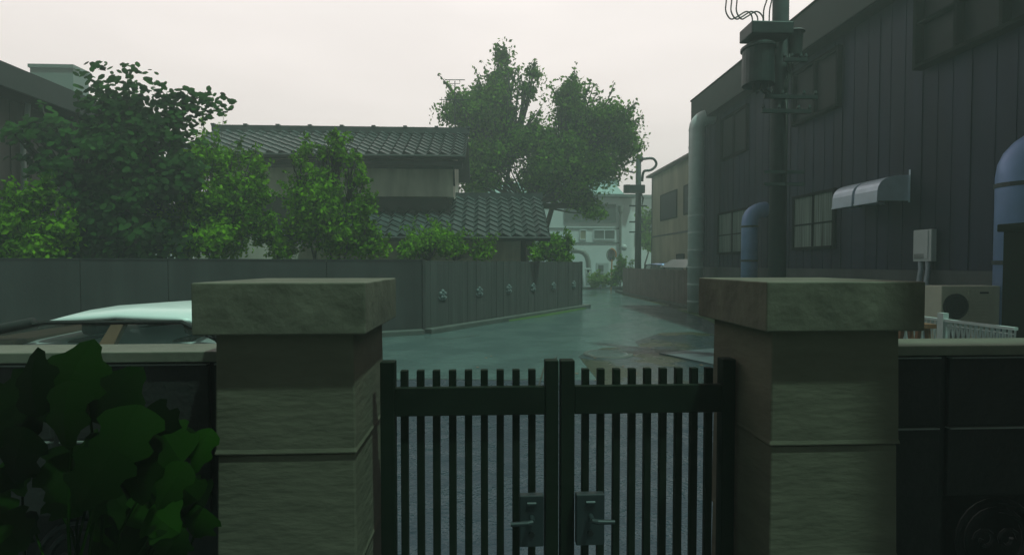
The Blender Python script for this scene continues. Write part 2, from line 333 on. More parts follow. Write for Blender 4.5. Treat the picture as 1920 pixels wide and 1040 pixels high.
# ================================================================== GATE PILLARS
def pillar(x0, x1, label, y0=1.79, y1=2.27):
    t = thing('gate_pillar', label, 'gate pillar', ((x0+x1)/2, (y0+y1)/2, 0), 'stone gate pillars')
    for a, b_ in ((0, .25), (.25, .67), (.67, 1.09), (1.09, 1.512)):
        mb = MB(); e = .003
        mb.hull8([(x0-e, y0-e, a+.002), (x1+e, y0-e, a+.002), (x1+e, y1+e, a+.002), (x0-e, y1+e, a+.002)], [(x0-e, y0-e, a+.03), (x1+e, y0-e, a+.03), (x1+e, y1+e, a+.03), (x0-e, y1+e, a+.03)])
        mb = MB(); mb.hull8([(x0-e, y0-e, a+.004), (x1+e, y0-e, a+.004), (x1+e, y1+e, a+.004), (x0-e, y1+e, a+.004)], [(x0+e*.6, y0+e*.6, b_), (x1-e*.6, y0+e*.6, b_), (x1-e*.6, y1-e*.6, b_), (x0+e*.6, y1-e*.6, b_)])
        mb.hull8([(x0-.008, y0-.008, a+.004), (x1+.008, y0-.008, a+.004), (x1+.008, y1+.008, a+.004), (x0-.008, y1+.008, a+.004)], [(x0-.0005, y0-.0005, a+.030), (x1+.0005, y0-.0005, a+.030), (x1+.0005, y1+.0005, a+.030), (x0-.0005, y1+.0005, a+.030)])
        obj('stone_block', mb, 'stone_pillar', t, bevel=.006)
    obj('cap', MB().box(x0-.05, x1+.05, y0-.05, y1+.05, 1.513, 1.688), 'stone_cap', t, bevel=.005)
    return t
XL1 = -.463; XL0 = at_y(404, 700, 1.79).x
XR0 = at_y(1447, 700, 1.79).x; XR1 = at_y(1686, 700, 1.79).x
pillar(XL0, XL1, 'square stone gate pillar left of the gate, with thick flat cap')
pillar(XR0, XR1, 'square stone gate pillar right of the gate, with thick flat cap')
# ================================================================== GATE
GY = 2.05
def leaf_gate(px_l, px_r, slats, hinge_l, label, lock_px, hdir):
    xl = at_y(px_l, 700, GY).x; xr = at_y(px_r, 700, GY).x
    t = thing('gate_leaf', label, 'gate', ((xl+xr)/2, GY, 0), 'leaves of the black slatted gate')
    pz = at_y(1000, 674, GY).z; sz = at_y(1000, 693, GY).z; r1 = at_y(1000, 722, GY).z; r0 = at_y(1000, 774, GY).z
    for k, (a, wd) in enumerate(((xl, .056), (xr-.054, .054))):
        obj('post', MB().box(a, a+wd, GY-.028, GY+.028, .05, pz), 'gate_paint', t, bevel=.004)
    obj('rail', MB().box(xl+.057, xr-.055, GY-.024, GY+.004, r0, r1), 'gate_paint', t, bevel=.003)
    obj('rail', MB().box(xl+.057, xr-.055, GY-.024, GY+.004, .12, .22), 'gate_paint', t, bevel=.003)
    for s_ in slats:
        c = at_y(s_, 700, GY).x
        obj('slat', MB().box(c-.0148, c+.0148, GY+.005, GY+.033, .07, sz), 'gate_paint', t, bevel=.003)
    la = at_y(lock_px[0], 900, GY-.05).x; lb = at_y(lock_px[1], 900, GY-.05).x
    z1 = at_y(1000, 927, GY-.05).z; z0 = at_y(1000, 1022, GY-.05).z
    lk = obj('lock_box', MB().box(la, lb, GY-.06, GY-.025, z0, z1), 'lock_metal', t, bevel=.004)
    cx = (la+lb)/2; hz_ = z1-.085
    m = MB(); m.tube([(cx, GY-.061, hz_), (cx, GY-.10, hz_)], .011, 12); m.tube([(cx, GY-.10, hz_), (cx+hdir*.02, GY-.108, hz_), (cx+hdir*.085, GY-.108, hz_-.002)], [.010, .010, .008], 12)
    obj('handle', m, 'lock_metal', lk, smooth=False)
    m = MB(); m.tube([(cx-.018, GY-.060, z1-.032), (cx+.018, GY-.060, z1-.032)], .008, 10); obj('thumb_turn', m, 'lock_metal', lk)
    m = MB(); m.tube([(cx, GY-.059, z0+.05), (cx, GY-.064, z0+.05)], .012, 16); obj('keyhole', m, 'iron', lk)
leaf_gate(715, 1046, [757, 787.5, 817.5, 848, 878, 908, 938, 968, 998], True, 'left leaf of the black slatted gate, its handle pointing left', (974, 1019), -1)
leaf_gate(1050, 1374, [1099, 1128, 1157.5, 1187, 1216, 1245.5, 1275, 1304, 1332], False, 'right leaf of the black slatted gate, its handle pointing right', (1080, 1133), 1)
# ================================================================== GARDEN WALLS
def garden_wall(x0, x1, label, gap, openx):
    t = thing('garden_wall', label, 'wall', ((x0+x1)/2, 2.04, 0)); ya, yb = 1.97, 2.13
    obj('coping', MB().box(x0, x1, ya-.02, yb+.02, 1.385, 1.425), 'wall_coping', t, bevel=.004)
    m = MB(); m.box(x0, x1, ya+.02, yb, .80, 1.384)
    for a, b_ in openx[2]: m.box(a, b_, ya+.021, yb-.001, 0, .80)
    obj('core', m, 'wall_block', t)
    m = MB()
    for a, b_ in gap:
        for z0, z1 in ((.81, 1.083), (1.095, 1.37)): m.box(a, b_, ya, ya+.019, z0, z1)
    obj('block_facing', m, 'wall_block', t, bevel=.004)
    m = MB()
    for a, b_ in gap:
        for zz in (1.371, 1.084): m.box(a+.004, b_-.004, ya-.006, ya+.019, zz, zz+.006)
    obj('lit_edge_strip', m, 'lit_edge', t)  # pale strips painting the light caught by upper block edges
    m = MB(); a, b_, _ = openx; cx = a+.30
    while cx < b_-.1:
        for rr in (.13, .17): m.tube([(cx+rr*math.cos(k*math.pi/12), 2.05, .58+rr*math.sin(k*math.pi/12)) for k in range(25)], .013, 6, False)
        for sgn in (-1, 1): m.tube([(cx+sgn*(.05+.05*math.cos(k*.6)*(1-k*.06)), 2.05, .58+.05*math.sin(k*.6)*(1-k*.06)) for k in range(12)], .009, 6)
        m.tube([(cx+.225, 2.05, .05), (cx+.225, 2.05, .8)], .011, 6); cx += .45
    m.tube([(a, 2.05, .38), (b_, 2.05, .38)], .012, 6)
    obj('iron_grille', m, 'iron', t)
lw0 = XL0-3.6; gx = at_y(1762, 800, 1.97).x; gx2 = at_y(1778, 800, 1.97).x
lg = at_y(110, 800, 1.97).x
garden_wall(lw0, XL0-.001, 'dark block garden wall left of the gate, half hidden by leaves', ((lw0, lg-.03), (lg, XL0-.12), (XL0-.10, XL0-.002)), (lw0+.4, lg+.45, ((lw0, lw0+.4), (lg+.45, XL0-.002))))
garden_wall(XR1+.001, XR1+3.4, 'dark block garden wall right of the gate, below the white lattice fence', ((XR1+.002, gx), (gx2, gx2+.9), (gx2+.93, XR1+3.4)), (gx2, XR1+3.0, ((XR1+.002, gx2), (XR1+3.0, XR1+3.4))))
t = thing('shade_screen', 'added tall board screen, out of view, that shades the right gate pillar and garden wall', 'screen', (4.2, .9, 0))  # added unseen blocker, placed to cast shade on the right pillar and wall
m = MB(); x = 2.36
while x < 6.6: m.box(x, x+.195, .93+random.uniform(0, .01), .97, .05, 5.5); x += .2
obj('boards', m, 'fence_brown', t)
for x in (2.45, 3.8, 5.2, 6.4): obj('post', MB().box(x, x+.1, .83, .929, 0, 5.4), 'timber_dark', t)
for x0, x1, lb in ((XR1+.1, XR1+3.2, 'added low dark trough standing in for shade behind the iron grille in the right garden wall'), (XL0-3.3, XL0-.1, 'added low dark trough standing in for shade behind the iron grille in the left garden wall')):
    t = thing('shade_trough', lb, 'shade_trough', ((x0+x1)/2, 2.5, 0))  # added dark boxes that darken the grille openings in place of shade
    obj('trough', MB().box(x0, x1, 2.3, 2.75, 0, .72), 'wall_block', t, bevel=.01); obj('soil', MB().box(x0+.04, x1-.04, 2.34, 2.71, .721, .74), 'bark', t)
# ================================================================== FOLIAGE
def leaf_cloud(rng, blobs, size, mb, aspect=.55, flat=None, hexa=False, out_=1):
    V, F = [], []
    for c, r, n in blobs:
        for _ in range(n):
            d = Vector((rng.gauss(0, 1), rng.gauss(0, 1), rng.gauss(0, 1))).normalized()
            k = rng.random()**.45; k *= 1+.30*abs(rng.gauss(0, 1))*(k > .72)*out_
            p = Vector((c[0]+d.x*r[0]*k, c[1]+d.y*r[1]*k, c[2]+d.z*r[2]*k))
            nn_ = (d*.7+Vector((rng.gauss(0, .6), rng.gauss(0, .6), rng.gauss(0, .6)))).normalized()
            if flat: nn_ = (Vector(flat)+nn_*.45).normalized()
            u = nn_.cross(Vector((rng.random()-.5, rng.random()-.5, rng.random()-.5))).normalized(); v = nn_.cross(u)
            s_ = size*rng.uniform(.65, 1.3); b = len(V)
            if hexa:
                for ang, q in ((0, 1), (50, .86), (110, .78), (180, .95), (250, .78), (310, .86)):
                    V.append(p+u*s_*q*math.cos(R(ang))+v*s_*q*.8*math.sin(R(ang)))
                F.append(tuple(range(b, b+6)))
            else:
                V += [p-u*s_, p+v*s_*aspect-u*s_*.1+nn_*s_*.12, p+u*s_, p-v*s_*aspect-u*s_*.1+nn_*s_*.12]; F.append((b, b+1, b+2, b+3))
    mb.add([tuple(q) for q in V], F); return mb
def limb(mb, a, b, r0, r1, rng, n=5, wob=.12):
    a, b = Vector(a), Vector(b); ln = (b-a).length; pts = []
    for i in range(n+1):
        f = i/n; p = a.lerp(b, f)
        if 0 < i < n: p += Vector((rng.uniform(-1, 1), rng.uniform(-1, 1), rng.uniform(-.5, .5)))*wob*ln*.4
        pts.append(p)
    mb.tube(pts, [r0+(r1-r0)*i/n for i in range(n+1)], 7)
def plant(name, label, cat, base, stems, blobs_px, size, leafm, dens=1.0, seed=1, group=None, trunk_r=.06, hexa=False, flat=None, twigs=True, shoots=.8, loose=()):
    # blobs_px: (px, py, depth, radius in px [x,y], depth radius)
    rng = random.Random(seed); base = Vector(base); base.z = 0
    t = thing(name, label, cat, base, group); bl = []
    for px, py, d, rx, ry, rd, *mu in blobs_px:
        mu = mu[0] if mu else 1
        c = at_d(px, py, d); a, b_ = rx*d/FPX, ry*d/FPX
        # break every mass into clumps
        kk = max(5, min(14, int(a*b_*8)+4))
        for _ in range(kk):
            u = Vector((rng.gauss(0, 1), rng.gauss(0, 1), rng.gauss(0, 1))).normalized()*rng.random()**.4
            cc = c + RT*(u.x*a*.62) + F0*(u.y*rd*.62) + ZZ*(u.z*b_*.62); s_ = rng.uniform(.42, .68)
            q = (a+b_)/2*s_
            bl.append((tuple(cc), (max(q, .1), max(min(q, rd), .1), max(q*.8, .08)), int(dens*mu*8.5*(q/size)**2)+(6 if mu == 1 else 1)))
    for b_ in list(bl):          # leafy shoots that break the outline
        if rng.random() < shoots:
            c = Vector(b_[0]); dr = Vector((rng.uniform(-1, 1), rng.uniform(-.4, .4), rng.uniform(.3, 1.6))).normalized(); ln = b_[1][0]*rng.uniform(1.5, 2.6)
            for k in range(5):
                f = .5+.5*k/4; p = c+dr*ln*f; q = size*(2.6-1.6*f)
                bl.append((tuple(p), (q, q, q), max(3, int(9*(1.3-f)))))
    mb = MB()
    leaf_cloud(rng, bl, size, mb, hexa=hexa, flat=flat, out_=.7)
    for px, py, d, rx, ry, rd, n_ in loose:
        V, F = [], []; c = at_d(px, py, d)
        for _ in range(n_):
            u = Vector((rng.gauss(0, 1), rng.gauss(0, 1), rng.gauss(0, 1))).normalized()*rng.random()**.4
            leaf_cloud(rng, [(tuple(c+RT*(u.x*rx*d/FPX)+F0*(u.y*rd)+ZZ*(u.z*ry*d/FPX)), (.01, .01, .01), 1)], size, mb, hexa=hexa, flat=flat)
    tr = MB(); top = Vector(stems[0])
    for i, s_ in enumerate(stems): limb(tr, base+Vector((rng.uniform(-.1, .1), rng.uniform(-.1, .1), 0)), s_, trunk_r, trunk_r*.35, rng)
    if twigs:
        for i, (c, r, n_) in enumerate(bl):
            if i % 2 == 0:
                cv = Vector(c); st = min(stems, key=lambda q: (Vector(q)-cv).length)
                sv = base.lerp(Vector(st), .75)
                limb(tr, sv, c, trunk_r*.35, trunk_r*.1, rng, 3)
    obj('trunk' if trunk_r > .05 else 'stem', tr, 'bark', t, smooth=True)
    obj('crown' if trunk_r > .05 else 'foliage', mb, leafm, t)
    return t
def gp_(px, d): p = at_d(px, 500, d); p.z = 0; return p
G1 = 'leafy bushes behind the fence'
# big tree behind the tiled annex
plant('broadleaf_tree', 'large broadleaf tree with twin crowns rising behind the tiled annex roof', 'tree', gp_(985, 26.5),
      [at_d(945, 230, 26.5), at_d(1080, 250, 26.5), at_d(990, 330, 26.5)],
      [(943, 108, 26.5, 18, 22, .7), (938, 150, 26.5, 34, 28, 1.2), (1000, 138, 26.5, 24, 18, .8, .7), (990, 172, 26.5, 22, 16, .8, .7), (915, 190, 26.5, 52, 38, 1.6),
       (905, 222, 26.5, 70, 38, 1.8), (862, 205, 26.5, 42, 36, 1.2), (1072, 178, 26.5, 38, 30, 1.6), (1075, 212, 26.5, 44, 34, 1.6), (1140, 230, 26.5, 58, 46, 2), (1165, 270, 26.5, 48, 42, 1.6),
       (920, 290, 26.5, 58, 42, 2), (985, 275, 26.5, 58, 38, 2.2, .8), (1060, 290, 26.5, 88, 55, 2.4), (1110, 315, 26.5, 70, 45, 2), (1010, 335, 26.5, 62, 38, 2), (905, 335, 26.5, 46, 32, 1.5), (1080, 362, 26.2, 50, 28, 1.4), (1110, 395, 26, 30, 20, .9)],
      .105, 'leaf_tree', .75, 11, trunk_r=.20, shoots=.5,
      loose=((943, 105, 26.5, 30, 34, .8, 150), (940, 160, 26.5, 55, 34, 1, 260), (990, 160, 26.5, 42, 40, 1, 260), (900, 205, 26.5, 92, 44, 1.5, 520), (1072, 190, 26.5, 62, 46, 1.5, 420),
             (1145, 245, 26.5, 72, 64, 2, 620), (1000, 300, 26.5, 130, 60, 2, 900), (1010, 245, 26.5, 50, 34, 1.5, 300), (1080, 330, 26.5, 120, 50, 2, 600), (875, 310, 26.5, 46, 62, 1.5, 380), (1100, 390, 26.2, 42, 26, 1, 170), (835, 220, 26.5, 34, 26, 1, 90)))
plant('garden_tree', 'dark tree with large round leaves rising above the left end of the fence', 'tree', gp_(255, 12.2),
      [at_d(240, 300, 12.2), at_d(330, 260, 12.2), at_d(120, 300, 12)],
      [(230, 195, 12, 60, 34, .5, .6), (220, 235, 12, 85, 40, .8, .7), (300, 245, 12, 70, 40, .7, .55), (160, 475, 11.9, 95, 20, .5), (130, 440, 11.9, 60, 40, .5), (260, 465, 12, 70, 26, .5),
       (160, 260, 12, 90, 36, .8, .8), (100, 250, 11.8, 52, 28, .6, .4), (240, 290, 12, 95, 46, .9), (75, 305, 11.8, 50, 20, .6, .45), (140, 330, 12, 75, 32, .7), (250, 360, 12, 85, 60, .9), (180, 400, 12, 90, 60, .9), (300, 430, 12, 85, 50, .8), (170, 460, 12, 100, 40, .8), (330, 330, 12, 60, 46, .7), (45, 255, 11.8, 34, 16, .4, .3)],
      .085, 'leaf_dark', .36, 5, trunk_r=.10, hexa=True, flat=(.2, -.75, .45), shoots=.25,
      loose=((195, 160, 12, 58, 46, .5, 90), (250, 165, 12, 62, 46, .6, 110), (300, 195, 12.1, 52, 40, .6, 90), (340, 215, 12.1, 50, 34, .5, 80), (385, 192, 12.2, 58, 30, .4, 95), (360, 200, 12.2, 34, 30, .4, 40), (70, 250, 11.8, 70, 40, .5, 60), (345, 250, 12, 40, 40, .5, 50)))
plant('leafy_bush', 'bright green bush at the far left, in front of the brown house wall', 'bush', gp_(50, 10.9), [at_d(50, 430, 10.9)],
      [(30, 390, 10.9, 50, 36, .5), (70, 375, 10.9, 40, 34, .5), (40, 435, 10.9, 75, 45, .6), (110, 440, 10.9, 45, 38, .5), (60, 475, 10.8, 90, 30, .5)], .07, 'leaf_bright', .7, 21, G1, .04, shoots=1)
plant('leafy_bush', 'bright green bush between the dark tree and the tall spiky bush', 'bush', gp_(400, 12.9), [at_d(390, 380, 12.9), at_d(440, 400, 12.9)],
      [(290, 380, 12.5, 26, 26, .4), (322, 468, 12.1, 34, 24, .4), (350, 470, 12.3, 30, 26, .4), (300, 430, 12.4, 34, 34, .5), (350, 330, 12.9, 34, 30, .5), (500, 440, 12.9, 30, 46, .5), (490, 380, 12.9, 30, 30, .5), (340, 345, 12.9, 42, 36, .5), (400, 300, 13.4, 90, 22, .4), (440, 350, 12.9, 58, 44, .7), (385, 385, 12.7, 60, 48, .7), (330, 420, 12.6, 48, 50, .6), (455, 410, 12.8, 55, 50, .7), (400, 450, 12.6, 90, 40, .7), (480, 320, 13.2, 24, 34, .4)], .07, 'leaf_bright', .7, 22, G1, .04, shoots=1)
plant('leafy_bush', 'tall bright green bush with spiky shoots before the tiled house', 'bush', gp_(600, 13.4),
      [at_d(545, 300, 13.4), at_d(630, 270, 13.4), at_d(670, 300, 13.4), at_d(680, 350, 13.4), at_d(600, 380, 13.4)],
      [(630, 268, 13.4, 24, 15, .25), (612, 290, 13.4, 20, 14, .3), (640, 290, 13.4, 20, 22, .3), (570, 300, 13.4, 10, 36, .2), (660, 300, 13.4, 24, 8, .2), (560, 350, 13.4, 34, 26, .5), (615, 340, 13.4, 46, 36, .6), (672, 342, 13.4, 30, 12, .3),
       (600, 390, 13.4, 72, 40, .8), (680, 390, 13.4, 26, 32, .5), (560, 440, 13.4, 50, 44, .7), (640, 440, 13.4, 66, 44, .8), (690, 425, 13.4, 26, 26, .5), (700, 465, 13.4, 40, 20, .5), (530, 470, 13.4, 40, 22, .5)], .066, 'leaf_bright', .7, 23, G1, .04, shoots=1)
plant('leafy_bush', 'wide low green bush in front of the lower tiled roof', 'bush', gp_(820, 15.6), [at_d(800, 450, 15.6), at_d(860, 450, 15.6)],
      [(785, 462, 15.6, 45, 28, .6), (825, 440, 15.8, 26, 26, .5), (845, 462, 15.8, 45, 28, .6), (905, 468, 16, 32, 22, .5), (760, 475, 15.4, 26, 18, .4)], .06, 'leaf_bright', .9, 24, G1, .04)
plant('leafy_bush', 'round green bush at the far end of the plank fence', 'bush', gp_(1032, 20.6), [at_d(1035, 460, 20.6)],
      [(1035, 470, 20.6, 42, 26, .7), (1012, 478, 20.4, 26, 20, .6), (1045, 450, 20.6, 26, 18, .4), (1068, 455, 20.6, 12, 16, .25), (1060, 480, 20.8, 26, 18, .5)], .075, 'leaf_bright', .9, 25, G1, .04)
plant('street_shrub', 'low yellow green shrub on the far kerb before the white house', 'shrub', gp_(1125, 35), [at_d(1125, 530, 35)],
      [(1118, 526, 35, 14, 13, .5), (1132, 528, 35, 13, 11, .5), (1112, 534, 35, 10, 8, .4)], .10, 'leaf_lime', 1.2, 26, None, .03)
plant('street_shrub', 'taller green shrub beside the far utility pole', 'shrub', gp_(1163, 33.6), [at_d(1163, 510, 33.6)],
      [(1165, 497, 33.6, 14, 12, .5), (1158, 515, 33.6, 15, 18, .5), (1178, 515, 33.6, 14, 18, .5), (1150, 530, 33.4, 8, 12, .3)], .10, 'leaf_tree', 1.2, 27, None, .03)
plant('street_tree', 'small round tree between the far utility pole and the beige building', 'tree', gp_(1212, 42), [at_d(1212, 430, 42)],
      [(1212, 420, 42, 14, 22, .8), (1214, 455, 42, 13, 22, .8), (1205, 440, 42, 8, 16, .5)], .16, 'leaf_tree', 1.1, 28, None, .09)
# near garden plant with big leaves, left foreground
rng = random.Random(12)
base = Vector((-1.35, 1.45, 0))
t = thing('garden_plant', 'dark broad-leaved plant in the left foreground, overhanging the garden wall', 'plant', base)
def big_leaf(mb, c, nrm, tip, L_, W_):
    nrm = Vector(nrm).normalized(); u = Vector(tip); u = (u-nrm*u.dot(nrm)).normalized(); v = nrm.cross(u); c = Vector(c)
    prof = ((-.5, .10), (-.44, .55), (-.36, .92), (-.24, 1.05), (-.16, .80), (-.06, .74), (.04, .98), (.12, .90), (.20, .58), (.30, .42), (.40, .34), (.5, .0))
    vs = []
    for i, (a, b_) in enumerate(prof):
        cu = -.16*L_*(a*2)**2*.5; p = c+u*a*L_+nrm*cu
        vs += [p-v*b_*W_*.5-nrm*W_*.07*b_, p, p+v*b_*W_*.5-nrm*W_*.07*b_]
    k = len(mb.v); fs = []
    for i in range(len(prof)-1):
        a = 3*i; fs += [(a, a+1, a+4, a+3), (a+1, a+2, a+5, a+4)]
    mb.add(vs, fs)
LV = [(140, 690, 1.50, 110, 120, .2, 1), (215, 735, 1.6, 110, 105, .5, .6), (60, 715, 1.45, 120, 110, -.3, 1), (120, 780, 1.40, 120, 100, 0, -1), (20, 760, 1.6, 110, 110, -.6, -.4),
      (225, 830, 1.45, 130, 110, -.2, -1), (175, 905, 1.4, 120, 100, -.5, -1), (255, 880, 1.5, 130, 90, .1, -1), (30, 860, 1.45, 110, 90, -.4, -1), (300, 800, 1.6, 80, 80, .7, -.5)]
for _ in range(26):
    LV.append((rng.uniform(190, 350), rng.uniform(820, 1060), rng.uniform(1.6, 1.8), rng.uniform(60, 100), rng.uniform(50, 90), rng.uniform(-1, 1), rng.choice((-1, -1, 1))*rng.uniform(.4, 1)))
for _ in range(34):
    LV.append((rng.uniform(-30, 375), rng.uniform(745, 1050), rng.uniform(1.45, 1.78), rng.uniform(55, 105), rng.uniform(45, 90), rng.uniform(-1, 1), rng.choice((-1, -1, 1))*rng.uniform(.4, 1)))
m = MB(); st = MB()
for k, (px, py, d, wl, ww, tx, tz) in enumerate(LV):
    if py < 800 and px > 250 and k > 9: continue
    c = at_d(px, py, d)
    big_leaf(m, c, (rng.uniform(-.35, .35), -1, rng.uniform(-.1, .45)), (tx, rng.uniform(-.2, .1), tz), wl*d/FPX*1.1, ww*d/FPX*1.1)
    if k % 3 == 0: limb(st, base+Vector((rng.uniform(-.15, .15), rng.uniform(.15, .3), .1)), c+Vector((0, .03, 0)), .007, .003, rng, 4, .1)
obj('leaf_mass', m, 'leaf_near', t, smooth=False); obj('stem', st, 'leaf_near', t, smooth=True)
# ================================================================== FENCES
def fence_seg(a, b, h, th, mb, z0=.10, side=0):
    d = (b-a).normalized(); nrm = Vector((d.y, -d.x, 0)); q = [a+nrm*side, b+nrm*side, b+nrm*(side-th), a+nrm*(side-th)]
    mb.hull8([(p.x, p.y, z0) for p in (q[0], q[1], q[2], q[3])], [(p.x, p.y, h) for p in (q[0], q[1], q[2], q[3])])
FH = 1.84
mid = at_d(320, 500, 10.9); mid.z = 0; mid = FL+fdir*((mid-FL).dot(fdir))
t = thing('panel_fence', 'smooth dark grey panel fence behind the left gate pillar', 'fence', (FL+FC)/2)
p0 = FL2
cuts = [FL2, FL+fdir*1.2, mid, FL+fdir*((FC-FL).length-2.3), FC-fdir*.03]
for a, b_ in zip(cuts[:-1], cuts[1:]):
    m = MB(); fence_seg(a, b_-fdir*.015, FH, .06, m, 0); obj('panel', m, 'fence_panel', t, bevel=.004)
m = MB(); fence_seg(FL2, FC, FH-.02, .02, m, 0, -.065); obj('backing', m, 'fence_panel', t)
m = MB(); fence_seg(FL2, FC, FH+.025, .085, m, FH+.001, .012); obj('top_rail', m, 'fence_panel', t)
t = thing('plank_fence', 'dark plank fence with round carved rosettes, running along the lane', 'fence', (FC+FE)/2)
dd = ed.normalized(); Ln = ed.length; m = MB(); rg = random.Random(5); s_ = 0
while s_ < Ln-.05:
    wd = min(rg.uniform(.17, .30), Ln-s_); a = FC+dd*s_; b_ = FC+dd*(s_+wd-.008); off = rg.uniform(-.006, .008)
    fence_seg(a, b_, FH-.004, .04, m, .05, off); s_ += wd
obj('planks', m, 'fence_plank', t)
m = MB(); fence_seg(FC, FE, FH-.02, .02, m, 0, -.045); obj('backing', m, 'fence_plank', t)
m = MB(); fence_seg(FC-dd*.05, FC+dd*.05, FH+.01, .10, m, 0, .02); obj('post', m, 'fence_panel', t)
m = MB(); fence_seg(FE-dd*.02, FE+dd*.06, FH+.01, .10, m, 0, .02); obj('post', m, 'fence_panel', t)
nrm = Vector((dd.y, -dd.x, 0))
for px, py in ((830, 552), (899, 546), (954, 541), (1000, 538), (1038, 536), (1076, 533)):
    r = ray(px, py); k = (FC.dot(nrm)+.012)/r.dot(nrm); c = O+r*k; m = MB()
    for i in range(5):
        a = R(90+72*i); pc = c+dd*.085*math.cos(a)+ZZ*.085*math.sin(a); m.sphere(pc, .058, 8, 6, (1, 1, 1))
    m.sphere(c+nrm*.02, .035, 8, 6)
    for i in range(2): m.tube([c+dd*(-.16+.32*i)+ZZ*-.06, c+dd*(-.10+.2*i)+ZZ*-.13, c+ZZ*-.14], .018, 6)
    obj('rosette', m, 'rosette', t, smooth=True)
# brown fence on the right of the lane
BX = 8.15
a = at_x(1289, 560, BX); b_ = at_x(1168, 545, BX)
t = thing('board_fence', 'plain brown board fence along the far right side of the lane', 'fence', (BX, (a.y+b_.y)/2, 0))
m = MB(); y = a.y-.3
while y < b_.y: m.box(BX-.03+random.uniform(-.004, .004), BX+.03, y, min(y+.6, b_.y)-.012, .1, 1.46); y += .6
m.box(BX+.031, BX+.06, a.y-.3, b_.y, 0, 1.43)
obj('boards', m, 'fence_brown', t); obj('cap_rail', MB().box(BX-.05, BX+.07, a.y-.3, b_.y, 1.461, 1.51), 'fence_brown', t)
obj('footing', MB().box(BX-.10, BX+.10, a.y-.3, b_.y+1.5, 0, .10), 'kerb_stone', t)
# ================================================================== RIGHT GREY BUILDING
WX = 8.2; YE = at_x(1319, 480, WX).y; YN = 3.0; RZ = 7.25
t = thing('siding_building', 'large dark blue-grey metal-clad building along the right side', 'building', (WX+4, (YN+YE)/2, 0))
PZ = at_x(1500, 503, WX).z
obj('wall', MB().box(WX, WX+9, YN, YE, PZ, RZ+.3), 'siding', t)
obj('plinth', MB().box(WX-.04, WX+8.96, YN+.01, YE+.03, 0, PZ-.004), 'siding_base', t)
m = MB(); y = YN+.1; i = 0
while y < YE-.1:
    m.box(WX-.010, WX-.001, y, y+.022, PZ+.01, RZ)
    if i % 3 == 0: m.box(WX-.020, WX-.0105, y-.004, y+.026, PZ+.01, RZ)
    y += (.30, .36, .42, .33)[i*7 % 4]; i += 1
m.box(WX-.03, WX-.001, YE-.08, YE+.02, PZ+.01, RZ)
obj('wall_ribs', m, 'siding', t)
pt = at_x(1296, 191, WX-.42); pb = at_x(1296, 236, WX-.42)
obj('parapet', MB().box(WX-.42, WX+9.4, YN-.3, pt.y, pb.z, pt.z), 'parapet', t)
obj('parapet_flashing', MB().box(WX-.45, WX+9.43, YN-.33, pt.y+.03, pt.z+.001, pt.z+.05), 'frame_dark', t)
def wall_window(parent, X, pxl, ptl, pbl, pxr, ptr, pbr, curtain, bars, deep=.07, vb=1, X_sign=-1, mats=('frame_dark', 'glass_dark')):
    A = at_x(pxl, ptl, X); B = at_x(pxl, pbl, X); C = at_x(pxr, ptr, X); Dd = at_x(pxr, pbr, X)
    y1, y0 = A.y, C.y; z1 = (A.z+C.z)/2; z0 = (B.z+Dd.z)/2; fw = .07
    wn = obj('window', (lambda m: (m.box(X-deep, X-.0005, y0-fw, y0, z0-fw, z1+fw), m.box(X-deep, X-.0005, y1, y1+fw, z0-fw, z1+fw), m.box(X-deep, X-.0005, y0+.001, y1-.001, z1, z1+fw), m.box(X-deep-.03, X-.0005, y0-.001, y1+.001, z0-fw, z0), m)[-1])(MB()), mats[0], parent)
    m = MB()
    for k in range(1, vb+1): yy = y0+(y1-y0)*k/(vb+1); m.box(X-deep+.015, X-.02, yy-.03, yy+.03, z0+.001, z1-.001)
    for k in bars: zz = z0+(z1-z0)*k; m.box(X-deep+.02, X-.022, y0+.001, y1-.001, zz-.018, zz+.018)
    obj('mullion', m, mats[0], wn)
    obj('pane', MB().box(X-.036, X-.035, y0, y1, z0, z1), 'curtain' if curtain else mats[1], wn)
    return wn
wall_window(t, WX, 1350, 404, 473, 1404, 392, 471, True, (.45,))
wall_window(t, WX, 1493, 374, 463, 1566, 358, 461, True, (.45,))
wall_window(t, WX, 1358, 225, 295, 1403, 203, 282, False, (), .10)
wall_window(t, WX, 1497, 142, 230, 1578, 92, 196, False, (), .14)
wall_window(t, WX, 1738, -20, 118, 2010, -190, 4, False, (.55,), .2, 2)
obj('soffit_board', MB().box(WX-.40, WX-.04, YN, YE, pb.z-.03, pb.z-.002), 'frame_dark', t)
# ducts
def duct(label, X, px, r, ztop, material, bands, base_z=0, name='vent_duct', yoff=0, segs=None):
    c = at_x(px, 480, X); y = c.y+yoff; R_ = min(r*2.0, WX-.05-X)
    t = thing(name, label, 'duct', (X, y, 0), 'vent ducts on the grey building')
    pts = [(X, y, base_z), (X, y, ztop-r-R_*.8)]
    for k in range(1, 7): a = math.pi/2*k/6; pts.append((X+R_*(1-math.cos(a)), y, ztop-r-R_*.8+R_*.8*math.sin(a)))
    pts.append((WX-.03, y, pts[-1][2]))
    obj('pipe', MB().tube(pts, r, 20), material, t, smooth=True)
    for z in bands: obj('clamp_band', MB().tube([(X, y, z-.03), (X, y, z+.03)], r*1.04, 20), 'band_dark' if segs is None else material, t)
    return t
duct('blue grey vent duct with elbow, just left of the near utility pole', 7.7, 1405, .23, 3.58, 'duct_blue', (1.2, 1.85, 2.85))
duct('tall pale jointed duct with elbow at the far corner of the grey building', 7.54, 1304, .27, 7.35, 'duct_pale', [.4+.62*k for k in range(11)], segs=1)
duct('blue vent duct with dark bands at the right edge of the photo', 7.62, 1913, .29, 3.72, 'duct_blue', (1.77, 2.88))
